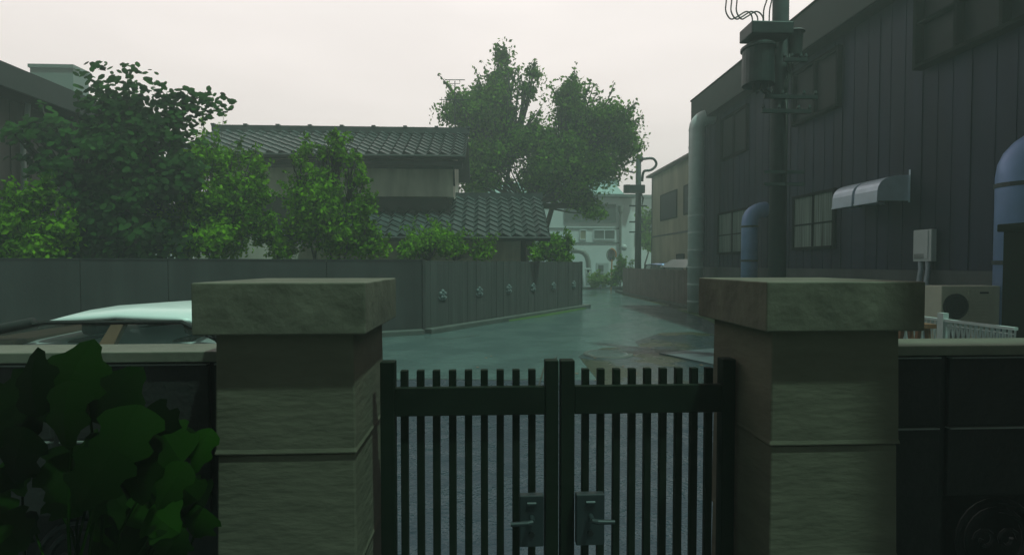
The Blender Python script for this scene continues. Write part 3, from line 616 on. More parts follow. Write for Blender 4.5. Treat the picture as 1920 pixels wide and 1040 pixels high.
# vent hoods
def hood(y0, y1, label):
    t = thing('vent_hood', label, 'vent hood', (WX-.35, (y0+y1)/2, 2.95), 'curved vent hoods on the grey building')
    zb, ht, dp = 2.98, .50, .66; prof = [(WX-.002, zb)]+[(WX-.04-(dp-.04)*math.sin(R(a))**.75, zb+.02+(ht-.02)*max(math.cos(R(a)), 0)**.55) for a in range(0, 91, 10)]+[(WX-dp, zb)]
    prof = prof[:1]+[(WX-.002, zb+ht)]+prof[1:]
    n = len(prof); m = MB(); m.add([(x, y0, z) for x, z in prof]+[(x, y1, z) for x, z in prof], [tuple(range(n))]+[tuple(range(2*n-1, n-1, -1))]+[(i, n+i, n+i+1, i+1) for i in range(1, n-1)])
    obj('shell', m, 'hood_metal', t)
    obj('dark_mouth', MB().box(WX-dp+.05, WX-.05, y0+.04, y1-.04, zb+.04, zb+.06), 'ac_grille', t)
    obj('lip', MB().box(WX-dp-.01, WX-dp+.02, y0-.01, y1+.01, zb-.03, zb-.001), 'hood_metal', t)
yn = at_x(1706, 350, WX).y
hood(yn, yn+.62, 'nearer of the two pale curved vent hoods on the grey building')
hood(yn+.70, yn+1.3, 'farther of the two pale curved vent hoods on the grey building')
obj_ = MB().box(WX-.03, WX-.0225, yn-.04, yn-.005, 2.95, 3.58)
tag(obj('wall_trim', obj_, 'hood_metal', org=(WX, yn, 2.95)), 'thin pale metal strip on the wall beside the nearer vent hood', 'trim strip')
# meter box and cables
b0 = at_x(1760, 460, WX).y; b1 = b0+.40; zt = at_x(1740, 430, WX-.1).z; zb = at_x(1740, 490, WX-.1).z
t = thing('meter_box', 'pale electric meter box on the wall above the air conditioner', 'meter box', (WX-.06, b0+.2, zb))
obj('case', MB().box(WX-.14, WX-.035, b0, b1, zb, zt), 'white_box', t, bevel=.012)
obj('door', MB().box(WX-.155, WX-.1405, b0+.06, b1-.02, zb+.05, zt-.02), 'white_box', t, bevel=.004)
m = MB()
for k in range(4): m.box(WX-.158, WX-.1555, b0+.14, b1-.04, zb+.06+k*.022, zb+.07+k*.022)
obj('vent_slots', m, 'band_dark', t)
for q in (0, 1):
    m = MB(); yy = b0+.28-q*.16
    pts = [(WX-.09, yy, zb+.02), (WX-.10, yy-.02, zb-.15), (WX-.3, yy-.20, zb-.45), (WX-.5, yy-.42, zb-.75), (WX-.56, yy-.5, zb-1.2), (WX-.56, yy-.5, .1)]
    obj('cable_conduit', m.tube(pts, .042, 8), 'cable_grey', t, smooth=True)
# AC
ay = 7.0; A = at_y(1766, 536, ay); B = at_y(1876, 538, ay); zb = A.z-.62
t = thing('air_conditioner', 'beige outdoor air conditioner unit beside the grey building', 'air conditioner', ((A.x+B.x)/2, ay+.15, zb))
obj('case', MB().box(A.x, B.x, ay, ay+.3, zb, A.z), 'ac_case', t, bevel=.012)
cx, cz = A.x+.20, A.z-.29
m = MB(); m.tube([(cx, ay-.001, cz), (cx, ay-.02, cz)], .178, 32); obj('fan_opening', m, 'ac_grille', t)
m = MB()
for rr in (.05, .10, .15, .178): m.tube([(cx+rr*math.cos(k*math.pi/14), ay-.026, cz+rr*math.sin(k*math.pi/14)) for k in range(29)], .004, 4, False)
for k in range(12): zz = cz-.165+k*.03; hw = math.sqrt(max(.178**2-(zz-cz)**2, 0)); m.box(cx-hw, cx+hw, ay-.030, ay-.026, zz-.003, zz+.003)
obj('fan_grille', m, 'band_dark', t)
m = MB()
for k in range(11): m.box(A.x+.40, B.x-.17, ay-.012, ay-.001, zb+.06+k*.048, zb+.085+k*.048)
obj('louvres', m, 'ac_case', t); obj('name_strip', MB().box(B.x-.32, B.x-.19, ay-.016, ay-.0125, A.z-.11, A.z-.085), 'band_dark', t)
for xx in (A.x+.08, B.x-.16): obj('foot', MB().box(xx, xx+.08, ay+.02, ay+.28, 0, zb-.001), 'ac_case', t)
# white lattice fence
LX = 5.45; y0 = at_x(1905, 612, LX).y; y1 = at_x(1690, 590, LX).y; lh = at_x(1800, 601, LX).z
t = thing('lattice_fence', 'low white lattice fence behind the right garden wall', 'fence', (LX, (y0+y1)/2, 0))
obj('top_rail', MB().box(LX-.025, LX+.025, y0, y1, lh-.03, lh), 'lattice_white', t); obj('bottom_rail', MB().box(LX-.02, LX+.02, y0, y1, .12, .16), 'lattice_white', t)
m = MB(); y = y0
while y < y1-.02:
    for s_ in (0, 1):
        a, b_ = (y, y+.055) if s_ == 0 else (y+.055, y)
        pts = [(LX+(.006 if s_ else -.006), a+(b_-a)*(.5-.5*math.cos(math.pi*2*f)), .16+(lh-.19)*f) for f in [k/8 for k in range(9)]]
        m.tube(pts, .012, 4, False)
    y += .062
m.box(LX-.004, LX+.004, y0, y1, lh-.08, lh-.065)
obj('lattice', m, 'lattice_white', t)
for yy in (at_x(1768, 600, LX).y,): obj('post', MB().box(LX-.035, LX+.035, yy-.04, yy+.04, 0, lh+.07), 'lattice_white', t)
p = at_y(1912, 500, 5.2)
t = thing('gate_post', 'tall black post with flat cap at the right edge, before the blue duct', 'post', (p.x+.12, 5.2, 0))
zt = at_y(1912, 433, 5.2).z; obj('shaft', MB().box(p.x-.03, p.x+.3, 5.05, 5.35, 0, zt), 'gate_paint', t); obj('cap', MB().box(p.x-.06, p.x+.34, 5.0, 5.4, zt+.001, at_y(1912, 418, 5.2).z), 'gate_paint', t, bevel=.01)
p = at_d(1714, 625, 6.0)
t = thing('wooden_trestle', 'small brown wooden trestle showing under the right pillar cap, by the lattice fence', 'trestle', (p.x, p.y, 0))
for s_ in (-1, 1):
    for yy in (-.12, .12): obj('leg', MB().hull8([(p.x+s_*.16-.02, p.y+yy-.02, 0), (p.x+s_*.16+.02, p.y+yy-.02, 0), (p.x+s_*.16+.02, p.y+yy+.02, 0), (p.x+s_*.16-.02, p.y+yy+.02, 0)],
        [(p.x+s_*.05-.02, p.y+yy-.02, 1.02), (p.x+s_*.05+.02, p.y+yy-.02, 1.02), (p.x+s_*.05+.02, p.y+yy+.02, 1.02), (p.x+s_*.05-.02, p.y+yy+.02, 1.02)]), 'wood_brown', t)
obj('top_bar', MB().box(p.x-.09, p.x+.09, p.y-.2, p.y+.2, 1.021, 1.07), 'wood_brown', t)
# ================================================================== NEAR UTILITY POLE
pd = 9.0; pb_ = at_d(1457, 520, pd); X0, Y0 = pb_.x, pb_.y
t = thing('utility_pole', 'near concrete utility pole with a large transformer, in front of the grey building', 'utility pole', (X0, Y0, 0))
obj('pole', MB().tube([(X0, Y0, 0), (X0, Y0, 9.5)], [.145, .125], 20), 'pole_concrete', t, smooth=True)
def PP(px, py, dy=0): q = at_y(px, py, Y0+dy); return q
c0 = PP(1422, 92, -.15); c1 = PP(1422, 160, -.15)
tr = obj('transformer', MB().tube([(c0.x, c0.y, c1.z), (c0.x, c0.y, c0.z-.02)], .255, 24), 'pole_metal', t, smooth=False)
obj('lid', MB().tube([(c0.x, c0.y, c0.z-.019), (c0.x, c0.y, c0.z+.02), (c0.x, c0.y, c0.z+.10)], [.285, .285, .17], 24), 'pole_metal', tr)
m = MB()
for q in range(3): m.tube([(c0.x-.12+.12*q, c0.y-.1, c1.z), (c0.x-.14+.12*q, c0.y-.1, c1.z-.10), (c0.x-.05+.12*q, c0.y-.08, c1.z-.16), (c0.x+.02+.1*q, c0.y-.04, c1.z-.08), (X0-.12, Y0-.08, c1.z-.22)], .013, 6)
obj('lead_wires', m, 'wire', tr)
a = PP(1433, 55, -.3)
obj('switch_box', MB().box(a.x-.27, X0-.01, a.y-.12, a.y+.32, a.z-.12, a.z+.09), 'pole_metal', t, bevel=.02)
c0 = PP(1490, 62, -.05); c1 = PP(1492, 106, -.05)
rt = obj('arrester', MB().tube([(c0.x, c0.y, c1.z), (c0.x, c0.y, c0.z)], [.115, .135], 18), 'pole_metal', t); obj('lid', MB().tube([(c0.x, c0.y, c0.z+.001), (c0.x, c0.y, c0.z+.04)], [.165, .12], 18), 'pole_metal', rt)
for i, (py, l_, r_) in enumerate(((112, 1470, 1512), (181, 1432, 1532), (208, 1428, 1520))):
    a = PP(l_, py, -.19); b_ = PP(r_, py-3, -.19)
    ca_ = obj('crossarm', MB().box(a.x, b_.x, a.y-.03, a.y+.03, a.z-.03, a.z+.03), 'pole_metal', t)
    for f in (.03, .35, .75, .97): x = a.x+(b_.x-a.x)*f; m = MB(); m.tube([(x, a.y, a.z+.031), (x, a.y, a.z+.06), (x, a.y, a.z+.11)], [.02, .032, .018], 8); obj('insulator', m, 'pole_metal', ca_)
for py in (322, 345): a = PP(1432, py, -.18); b_ = PP(1508, py, -.18); obj('step_bracket', MB().box(a.x, b_.x, a.y-.02, a.y+.02, a.z-.025, a.z+.025), 'pole_metal', t)
m = MB()
for k in range(3):
    base_ = PP(1410+k*10, 52, -.3); q = [base_, PP(1410+k*10, 32, -.3), PP(1400+k*9, 22, -.3), PP(1382+k*9, 32, -.35), PP(1370+k*10, 36, -.4), PP(1361+k*10, 22, -.4), PP(1362+k*10, 0, -.4), PP(1368+k*10, -60, -.4)]
    m.wire(q, .012, 6)
for k in range(2): q = [PP(1432+k*10, 48, -.3), PP(1432+k*11, 20, -.3), PP(1438+k*9, 0, -.3), PP(1446+k*4, -30, -.2)]; m.wire(q, .012, 6)
for k in range(3): m.tube([PP(1475+k*5, 100, -.1), PP(1478+k*4, 130, -.15), PP(1470+k*3, 160, -.17), PP(1474, 180, -.19)], .012, 6)
m.tube([PP(1474, 175, -.2), PP(1475, 240, -.2), PP(1474, 420, -.2)], .013, 6)
obj('hanging_wires', m, 'wire', t, smooth=True)
# far pole
pd = 30.0; q = at_d(1196, 500, pd); X1, Y1 = q.x, q.y
t = thing('utility_pole', 'far utility pole with curled cables and transformer, before the white house', 'utility pole', (X1, Y1, 0))
P2 = lambda px, py, dy=0: at_y(px, py, Y1+dy)
zt = P2(1195, 290).z
obj('pole', MB().tube([(X1, Y1, 0), (X1, Y1, zt)], [.20, .15], 16), 'pole_concrete', t, smooth=True)
obj('pole_top', MB().sphere((X1+.1, Y1, zt-.25), .2, 10, 8), 'pole_metal', t, smooth=True)
m = MB(); m.wire([P2(1200, 299), P2(1222, 297), P2(1230, 304), P2(1229, 312), P2(1220, 319), P2(1207, 322), P2(1204, 340)], .075, 8)
m.tube([P2(1194, 300), P2(1176, 305), P2(1170, 312), P2(1174, 320), P2(1190, 324)], .05, 8); obj('curled_cable', m, 'pole_metal', t, smooth=True)
a = P2(1176, 347, -.2); b_ = P2(1208, 362, -.2)
tr = obj('transformer', MB().tube([((a.x), a.y, b_.z), (a.x, a.y, a.z)], .22, 14), 'pole_metal', t); obj('switch_box', MB().box(a.x+.2, b_.x, a.y-.15, a.y+.2, b_.z, a.z), 'pole_metal', t)
m = MB()
for k in range(3): m.tube([P2(1199+k*2, 362, -.2), P2(1207-k, 371, -.25), P2(1204, 384, -.2), P2(1199, 380, -.25), P2(1200, 395+k*3, -.2)], .03, 6)
obj('lead_wires', m, 'wire', t)
for l_, r_, py in ((1180, 1213, 386), (1180, 1205, 416), (1180, 1204, 435)):
    a = P2(l_, py, -.22); b_ = P2(r_, py, -.22); obj('crossarm', MB().box(a.x, b_.x, a.y-.03, a.y+.03, a.z-.04, a.z+.04), 'pole_metal', t)
# ================================================================== TILED HOUSE (left middle)
def tile_slope(x0f, x1f, y_e, z_e, y_r, z_r, tw=.42, rows=9):
    # courses from eave to ridge; x limits are functions of f (0 eave, 1 ridge)
    m = MB(); L_ = Vector((0, y_r-y_e, z_r-z_e)); nl = L_.length; n_ = Vector((0, -L_.z, L_.y))/nl
    if n_.z < 0: n_ = -n_
    sub = 6
    for r in range(rows):
        f0, f1 = r/rows, (r+1.12)/rows
        f1 = min(f1, 1.0); xa, xb = x0f(f0), x1f(f0); xc, xd = x0f(f1), x1f(f1)
        xs = []; k0 = int(math.floor(min(xa, xc)/tw*sub)); k1 = int(math.ceil(max(xb, xd)/tw*sub)); lo, hi, ft = [], [], []
        for k in range(k0, k1+1):
            x = k*tw/sub; ph = (k % sub)/sub; wv = .058*(math.sin(2*math.pi*ph)+.35*math.sin(4*math.pi*ph)); px_ = min(max(x, xa), xb); qx = min(max(x, xc), xd)
            b0_ = Vector((px_, y_e, z_e))+Vector((0, L_.y*f0, L_.z*f0)); b1_ = Vector((qx, y_e, z_e))+Vector((0, L_.y*f1, L_.z*f1))
            lo.append(b0_+n_*(.075+wv)); hi.append(b1_+n_*(.02+wv)); ft.append(b0_+n_*(wv-.01))
        n = len(lo); m.add(lo+hi+ft, [(i, i+1, n+i+1, n+i) for i in range(n-1)]+[(2*n+i, 2*n+i+1, i+1, i) for i in range(n-1)])
    return m
EY = 18.0; ge = at_y(872, 289, EY); gl = at_y(330, 284, EY); ez = at_y(600, 289, EY).z
RY = 20.5; rz = at_y(650, 249, RY).z; xr_ = ge.x; xl_ = gl.x
t = thing('tiled_house', 'two storey plaster house with grey tiled roof behind the fence', 'house', ((xl_+xr_)/2, 20, 0))
rf = obj('roof', tile_slope(lambda f: xl_, lambda f: xr_, EY, ez, RY, rz, rows=8), 'tile', t)
by_ = RY+(RY-EY)
m = tile_slope(lambda f: xl_, lambda f: xr_, by_, ez, RY, rz, rows=8); obj('rear_roof', m, 'tile', t)
m = MB(); th_ = .16
for s_, (ya, yb2) in enumerate(((EY, RY), (by_, RY))):
    m.hull8([(xl_, ya, ez-th_), (xr_, ya, ez-th_), (xr_, yb2, rz-th_), (xl_, yb2, rz-th_)] if s_ == 0 else [(xl_, yb2, rz-th_), (xr_, yb2, rz-th_), (xr_, ya, ez-th_), (xl_, ya, ez-th_)],
            [(xl_, ya, ez-.02), (xr_, ya, ez-.02), (xr_, yb2, rz-.02), (xl_, yb2, rz-.02)] if s_ == 0 else [(xl_, yb2, rz-.02), (xr_, yb2, rz-.02), (xr_, ya, ez-.02), (xl_, ya, ez-.02)])
obj('roof_deck', m, 'timber_dark', t)
m = MB(); m.box(xl_-.05, xr_+.05, RY-.14, RY+.14, rz-.02, rz+.17); m.box(xl_-.08, xr_+.08, RY-.10, RY+.10, rz+.171, rz+.23)
for k in range(9): x = xl_+(xr_-xl_)*k/8; m.box(x-.07, x+.07, RY-.16, RY+.16, rz+.20, rz+.27)
obj('ridge_tiles', m, 'tile', rf)
obj('gutter', MB().tube([(xl_, EY-.06, ez-.05), (xr_, EY-.06, ez-.05)], .06, 8), 'timber_dark', t)
hw_y = EY+.75; hx1 = at_y(850, 340, hw_y).x; hx0 = xl_+.7
wz0 = at_y(700, 368, hw_y).z
m = MB(); zw = ez-.16+.04
def gable_prism(x0, x1, y0, y1, z0, zt, yr, zr):
    mb = MB(); pr = [(y0, z0), (y1, z0), (y1, zt), (yr, zr), (y0, zt)]
    return mb.prism([(x0, a, b_) for a, b_ in pr], (x1-x0, 0, 0))
slope = (rz-ez)/(RY-EY)
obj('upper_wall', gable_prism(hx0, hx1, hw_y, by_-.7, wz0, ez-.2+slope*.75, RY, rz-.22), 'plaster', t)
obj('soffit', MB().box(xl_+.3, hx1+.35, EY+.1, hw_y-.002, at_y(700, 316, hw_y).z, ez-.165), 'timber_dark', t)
obj('lower_wall', MB().box(hx0, hx1-.25, hw_y+.12, by_-.8, 0, wz0-.002), 'plaster_shaded', t)
# brace under the verge
obj('verge_bracket', MB().hull8([(hx1+.002, hw_y, 4.6), (hx1+.06, hw_y, 4.6), (hx1+.06, hw_y+.15, 4.6), (hx1+.002, hw_y+.15, 4.6)], [(hx1+.002, EY+.1, ez-.2), (hx1+.06, EY+.1, ez-.2), (hx1+.06, EY+.4, ez-.2), (hx1+.002, EY+.4, ez-.2)]), 'timber_dark', t)
# lower roof
LYe = 17.0; lx1 = at_y(1032, 444, LYe).x; lze = at_y(900, 444, LYe).z; lrz = at_y(930, 370, 20.0).z; sl_ = (lrz-lze)/3.0
lxl = at_y(560, 444, LYe).x; lxs = at_y(850, 369, 20.0).x
zmid = lze+sl_*(hw_y+.12-LYe)
r2 = obj('lower_roof', tile_slope(lambda f: lxl, lambda f: lxs+.0, LYe, lze, hw_y+.12, zmid, rows=6), 'tile', t)
r3 = obj('annex_roof', tile_slope(lambda f: lxs, lambda f: lx1, LYe, lze+.001, 20.0, lrz, rows=9), 'tile', t)
m = MB(); m.box(lxs-.1, lx1+.05, 19.88, 20.14, lrz-.05, lrz+.16); obj('ridge_tiles', m, 'tile', r3)
m = MB(); m.hull8([(lxl, LYe, lze-.14), (lx1, LYe, lze-.14), (lx1, hw_y+.1, zmid-.14), (lxl, hw_y+.1, zmid-.14)], [(lxl, LYe, lze-.02), (lx1, LYe, lze-.02), (lx1, hw_y+.1, zmid-.02), (lxl, hw_y+.1, zmid-.02)])
m.hull8([(hx1+.1, hw_y+.101, zmid-.14), (lx1, hw_y+.101, zmid-.14), (lx1, 20, lrz-.14), (hx1+.1, 20, lrz-.14)], [(hx1+.1, hw_y+.101, zmid-.02), (lx1, hw_y+.101, zmid-.02), (lx1, 20, lrz-.02), (hx1+.1, 20, lrz-.02)])
m.hull8([(hx1+.1, 20.001, lrz-.14), (lx1, 20.001, lrz-.14), (lx1, 23, lze-.14), (hx1+.1, 23, lze-.14)], [(hx1+.1, 20.001, lrz-.02), (lx1, 20.001, lrz-.02), (lx1, 23, lze-.02), (hx1+.1, 23, lze-.02)])
obj('lower_roof_deck', m, 'timber_dark', t)
ax1 = at_y(985, 470, LYe+.7).x
obj('annex_wall', gable_prism(hx1+.001, ax1, LYe+.7, 22.3, 0, lze+sl_*.7-.16, 20.0, lrz-.2), 'plaster', t)
obj('annex_front_wall', MB().box(hx0, hx1-.001, LYe+.7, hw_y+.1, 0, lze+.2), 'plaster', t)
obj('corner_post', MB().box(ax1-.16, ax1+.02, LYe+.66, LYe+.8, 0, lze+.1), 'timber_dark', t)
obj('gutter', MB().tube([(lxl, LYe-.05, lze-.04), (lx1, LYe-.05, lze-.04)], .05, 8), 'timber_dark', t)
# antenna
a = at_y(853, 150, 20.5)
t = thing('tv_antenna', 'thin roof antenna with two crossbars at the right end of the tiled roof', 'antenna', (a.x, 20.6, rz))
Q = lambda px, py: at_y(px, py, 20.6)
m = MB().tube([Q(853, 250), Q(853, 152)], .018, 6); obj('mast', m, 'wire', t)
m = MB(); m.tube([Q(834, 150), Q(872, 150)], .016, 6); m.tube([Q(843, 150), Q(843, 157), Q(862, 157), Q(862, 150)], .013, 6); obj('crossbar', m, 'wire', t)
m = MB(); m.tube([Q(824, 187), Q(880, 187)], .016, 6)
for k in range(7): x = 828+k*8; m.tube([Q(x, 182), Q(x, 192)], .008, 4)
obj('crossbar', m, 'wire', t)
# ================================================================== LEFT HOUSE
HX = -11.0; Yf = at_x(345, 262, HX).y
zt = at_x(0, 115, HX).z; zb = at_x(0, 160, HX).z
t = thing('brown_house', 'brown clad house with wide dark eaves at the far left', 'house', (HX-4, 13, 0))
obj('fascia', MB().box(HX, HX+.06, 4, Yf, zb, zt), 'parapet', t); obj('soffit', MB().box(HX-.9, HX-.001, 4, Yf, zb+.02, zb+.08), 'frame_dark', t)
m = MB(); m.hull8([(HX-7, 4, zt-.3), (HX-.001, 4, zt-.3), (HX-.001, Yf, zt-.3), (HX-7, Yf, zt-.3)], [(HX-7, 4, zt+.0), (HX-.001, 4, zt-.01), (HX-.001, Yf, zt-.01), (HX-7, Yf, zt+.0)]); obj('roof', m, 'parapet', t)
obj('wall', MB().box(HX-7, HX-.8, 4.3, Yf-.5, 0, zb+.018), 'left_siding', t)
m = MB(); y = 4.5
while y < Yf-.6: m.box(HX-.799, HX-.775, y, y+.035, .2, zb); y += .55
obj('wall_battens', m, 'left_siding', t)
a = at_x(44, 300, HX-.7)
m = MB(); q1 = at_x(44, 242, HX-.7).z; q0 = at_x(44, 372, HX-.7).z
m.tube([(HX-.55, a.y, zb), (HX-.60, a.y, q1+.2), (HX-.7, a.y, q1-.1), (HX-.7, a.y, .1)], .055, 10); obj('downpipe', m, 'white_box', t, smooth=True)
a = at_y(56, 127, 23); b_ = at_y(137, 127, 23)
t = thing('flat_roof_block', 'pale grey-green flat-topped building rising behind the brown house', 'building', ((a.x+b_.x)/2, 25, 0))
fr = at_x(166, 141, b_.x).y
obj('wall', MB().box(a.x, b_.x, 23, fr, 0, a.z), 'block_far', t); obj('roof_edge', MB().box(a.x-.05, b_.x+.05, 22.95, fr+.05, a.z+.001, a.z+.15), 'block_far', t)
# ================================================================== BEIGE BUILDING + CAR PORT
X2 = 11.2; ya = at_x(1223, 333, X2).y; zt = at_x(1223, 333, X2).z
t = thing('beige_building', 'beige two storey building with brown roof edge beyond the grey building', 'building', (X2+3, ya-4, 0))
obj('wall', MB().box(X2, X2+8, ya-9, ya, 0, zt), 'beige_wall', t)
obj('roof_edge', MB().box(X2-.35, X2+8.3, ya-9.2, ya+.3, zt+.001, zt+.13), 'fence_brown', t)
obj('corner_trim', MB().box(X2-.03, X2+.1, ya-.08, ya+.03, 0, zt-.001), 'timber_dark', t)
zz = at_x(1225, 444, X2).z; obj('belt_course', MB().box(X2-.03, X2-.001, ya-9, ya-.1, zz-.05, zz+.05), 'timber_dark', t)
def plain_win(x0, x1, z0, z1, Y=None, X=None, fm='frame_dark', gm='glass_dark', parent=None, cross=1):
    m = MB(); fw = .06
    if X is None:
        m.box(x0-fw, x0, Y-.06, Y-.001, z0-fw, z1+fw); m.box(x1, x1+fw, Y-.06, Y-.001, z0-fw, z1+fw); m.box(x0+.001, x1-.001, Y-.06, Y-.001, z1, z1+fw); m.box(x0+.001, x1-.001, Y-.08, Y-.001, z0-fw, z0)
        for k in range(1, cross+1): c = x0+(x1-x0)*k/(cross+1); m.box(c-.03, c+.03, Y-.05, Y-.002, z0+.001, z1-.001)
        wn = obj('window', m, fm, parent); obj('pane', MB().box(x0, x1, Y-.03, Y-.001, z0, z1), gm, wn)
    else:
        m.box(X-.06, X-.001, x0-fw, x0, z0-fw, z1+fw); m.box(X-.06, X-.001, x1, x1+fw, z0-fw, z1+fw); m.box(X-.06, X-.001, x0+.001, x1-.001, z1, z1+fw); m.box(X-.08, X-.001, x0+.001, x1-.001, z0-fw, z0)
        wn = obj('window', m, fm, parent); obj('pane', MB().box(X-.03, X-.001, x0, x1, z0, z1), gm, wn)
A = at_x(1240, 368, X2); B = at_x(1269, 410, X2); plain_win(B.y, A.y, at_x(1240, 413, X2).z, A.z, X=X2, parent=t)
A = at_x(1284, 350, X2); plain_win(A.y-1.2, A.y, at_x(1284, 401, X2).z, A.z, X=X2, parent=t)
A = at_x(1270, 478, X2); plain_win(at_x(1283, 478, X2).y, A.y, at_x(1270, 489, X2).z, A.z, X=X2, parent=t)
t = thing('carport', 'low carport with grey blue roof behind the brown fence', 'carport', (9.4, 23, 0))
z_ = at_y(1268, 500, 22.5).z
obj('roof', MB().hull8([(8.35, 21.3, z_-.03), (10.9, 21.3, z_-.03), (10.9, 24.6, z_-.03), (8.35, 24.6, z_-.03)], [(8.8, 21.8, z_+.34), (10.7, 21.8, z_+.34), (10.7, 24.2, z_+.34), (8.8, 24.2, z_+.34)]), 'tile', t)
for sx in (8.5, 10.7):
    for sy in (21.5, 24.4): obj('post', MB().box(sx-.04, sx+.04, sy-.04, sy+.04, 0, z_-.031), 'pole_metal', t)
# ================================================================== CARS
def loft(secs, mb):   # list of rings with equal point count
    n = len(secs[0]); vs = [p for s_ in secs for p in s_]
    fs = [(i*n+j, i*n+(j+1) % n, (i+1)*n+(j+1) % n, (i+1)*n+j) for i in range(len(secs)-1) for j in range(n)]
    fs += [tuple(range(n-1, -1, -1)), tuple(range((len(secs)-1)*n, len(secs)*n))]; mb.add(vs, fs)
def car(name, label, x0, yc, zr, length, width, paint, front, detail=True, rot=None, roof_l=None, roof_r=None, belt=None):
    # runs along +X from x0; front = -1: nose at low x
    t = thing(name, label, 'car', (x0+length/2, yc, 0)); hw = width/2; rl, rr = roof_l-x0, roof_r-x0
    def ring(x, zb_, zs, w_): # lower body section
        return [(x0+x, yc-w_*.97, zb_), (x0+x, yc-w_, zb_+.18), (x0+x, yc-w_, zs-.18), (x0+x, yc-w_*.93, zs-.03), (x0+x, yc-w_*.6, zs+.01), (x0+x, yc, zs+.025),
                (x0+x, yc+w_*.6, zs+.01), (x0+x, yc+w_*.93, zs-.03), (x0+x, yc+w_, zs-.18), (x0+x, yc+w_, zb_+.18), (x0+x, yc+w_*.97, zb_)]
    Ln_ = length; B_ = belt
    st_ = [(0, .35, B_-.42, .80), (.06, .25, B_-.30, .90), (.25, .22, B_-.22, .97), (rl-.55, .20, B_-.08, 1), (rl-.3, .2, B_, 1), (rr+.25, .2, B_, 1), (rr+.45, .2, B_-.0, 1), (Ln_-.18, .25, B_-.03, .97), (Ln_-.04, .28, B_-.10, .92), (Ln_, .38, B_-.25, .85)]
    m = MB(); loft([ring(x, a, b_, hw*c_) for x, a, b_, c_ in st_], m); obj('body', m, paint, t, bevel=0, smooth=True)
    # roof shell
    m = MB(); R_ = []
    rs = [(rl-.12, zr-.055, .72), (rl+.05, zr-.015, .78), ((rl+rr)/2, zr+.012, .80), (rr-.05, zr-.01, .78), (rr+.12, zr-.05, .73)]
    for x, z, wf in rs:
        w_ = hw*wf; R_.append([(x0+x, yc-w_, z-.035), (x0+x, yc-w_*.96, z), (x0+x, yc-w_*.5, z+.03), (x0+x, yc, z+.04), (x0+x, yc+w_*.5, z+.03), (x0+x, yc+w_*.96, z), (x0+x, yc+w_, z-.035), (x0+x, yc, z-.04)])
    loft(R_, m); obj('roof', m, paint, t, smooth=True)
    wr, wb = hw*.79, hw*.93; zb_ = B_+.0; zt_ = zr-.04
    P_ = lambda x, s_, z: (x0+x, yc+s_*(wb+(wr-wb)*(z-zb_)/(zt_-zb_)), z)
    for s_ in (-1, 1):
        for (xa, xb) in ((rl-.55, rl-.10), (rr+.38, rr+.10)):
            m = MB(); m.tube([P_(xa, s_, zb_-.03), P_((xa*.45+xb*.55), s_, (zb_+zt_)/2+.03), P_(xb, s_, zt_)], .035, 8); obj('window_pillar', m, 'rubber', t, smooth=True)
        xm = rl+(rr-rl)*.50
        m = MB(); m.hull8([P_(xm-.05, s_, zb_-.03), P_(xm+.05, s_, zb_-.03), tuple(Vector(P_(xm+.05, s_, zb_-.03))-Vector((0, s_*.05, 0))), tuple(Vector(P_(xm-.05, s_, zb_-.03))-Vector((0, s_*.05, 0)))],
                          [P_(xm-.02, s_, zt_), P_(xm+.06, s_, zt_), tuple(Vector(P_(xm+.06, s_, zt_))-Vector((0, s_*.05, 0))), tuple(Vector(P_(xm-.02, s_, zt_))-Vector((0, s_*.05, 0)))]); obj('window_pillar', m, 'car_interior' if detail else 'rubber', t)
        m = MB(); m.tube([P_(rl-.5, s_, zb_+.02), P_(rl-.28, s_, (zb_+zt_)/2+.03), P_(rl-.02, s_, zt_-.005), P_(rr+.0, s_, zt_-.005), P_(rr+.18, s_, (zb_+zt_)/2), P_(rr+.34, s_, zb_+.01)], .016, 6); obj('window_seal', m, 'rubber', t)
        e = .008*s_
        m = MB(); m.add([tuple(Vector(q)-Vector((0, e, 0))) for q in (P_(rl-.5, s_, zb_-.02), P_(rr+.34, s_, zb_-.02), P_(rr+.05, s_, zt_), P_(rl-.05, s_, zt_))], [(0, 1, 2, 3)]); obj('side_window', m, 'car_glass', t)
    m = MB(); m.add([P_(rl-.57, -1, zb_-.02), P_(rl-.57, 1, zb_-.02), P_(rl-.12, 1, zt_), P_(rl-.12, -1, zt_)], [(0, 1, 2, 3)]); obj('windscreen', m, 'car_glass', t)
    m = MB(); m.add([P_(rr+.40, 1, zb_-.02), P_(rr+.40, -1, zb_-.02), P_(rr+.12, -1, zt_), P_(rr+.12, 1, zt_)], [(0, 1, 2, 3)]); obj('rear_window', m, 'car_glass', t)
    if detail:
        for sx, sy in ((rl+.05, -1), (rl+.05, 1), (rr-.12, -1), (rr-.12, 1)):
            m = MB(); yy = yc+sy*.33; m.box(x0+sx, x0+sx+.16, yy-.22, yy+.22, .5, B_+.02); m.box(x0+sx+.03, x0+sx+.12, yy-.12, yy+.12, B_+.03, B_+.19); obj('seat', m, 'car_interior', t, bevel=.04)
        m = MB(); m.box(x0+rl-.5, x0+rl-.2, yc-hw*.85, yc+hw*.85, B_-.1, B_+.035); obj('dashboard', m, 'car_interior', t, bevel=.02)
        m = MB(); m.tube([(x0+rl-.12+.03*math.sin(k*math.pi/10), yc+.33+.17*math.cos(k*math.pi/10), B_+.02+.16*math.sin(k*math.pi/10)) for k in range(21)], .014, 6, False); obj('steering_wheel', m, 'rubber', t)
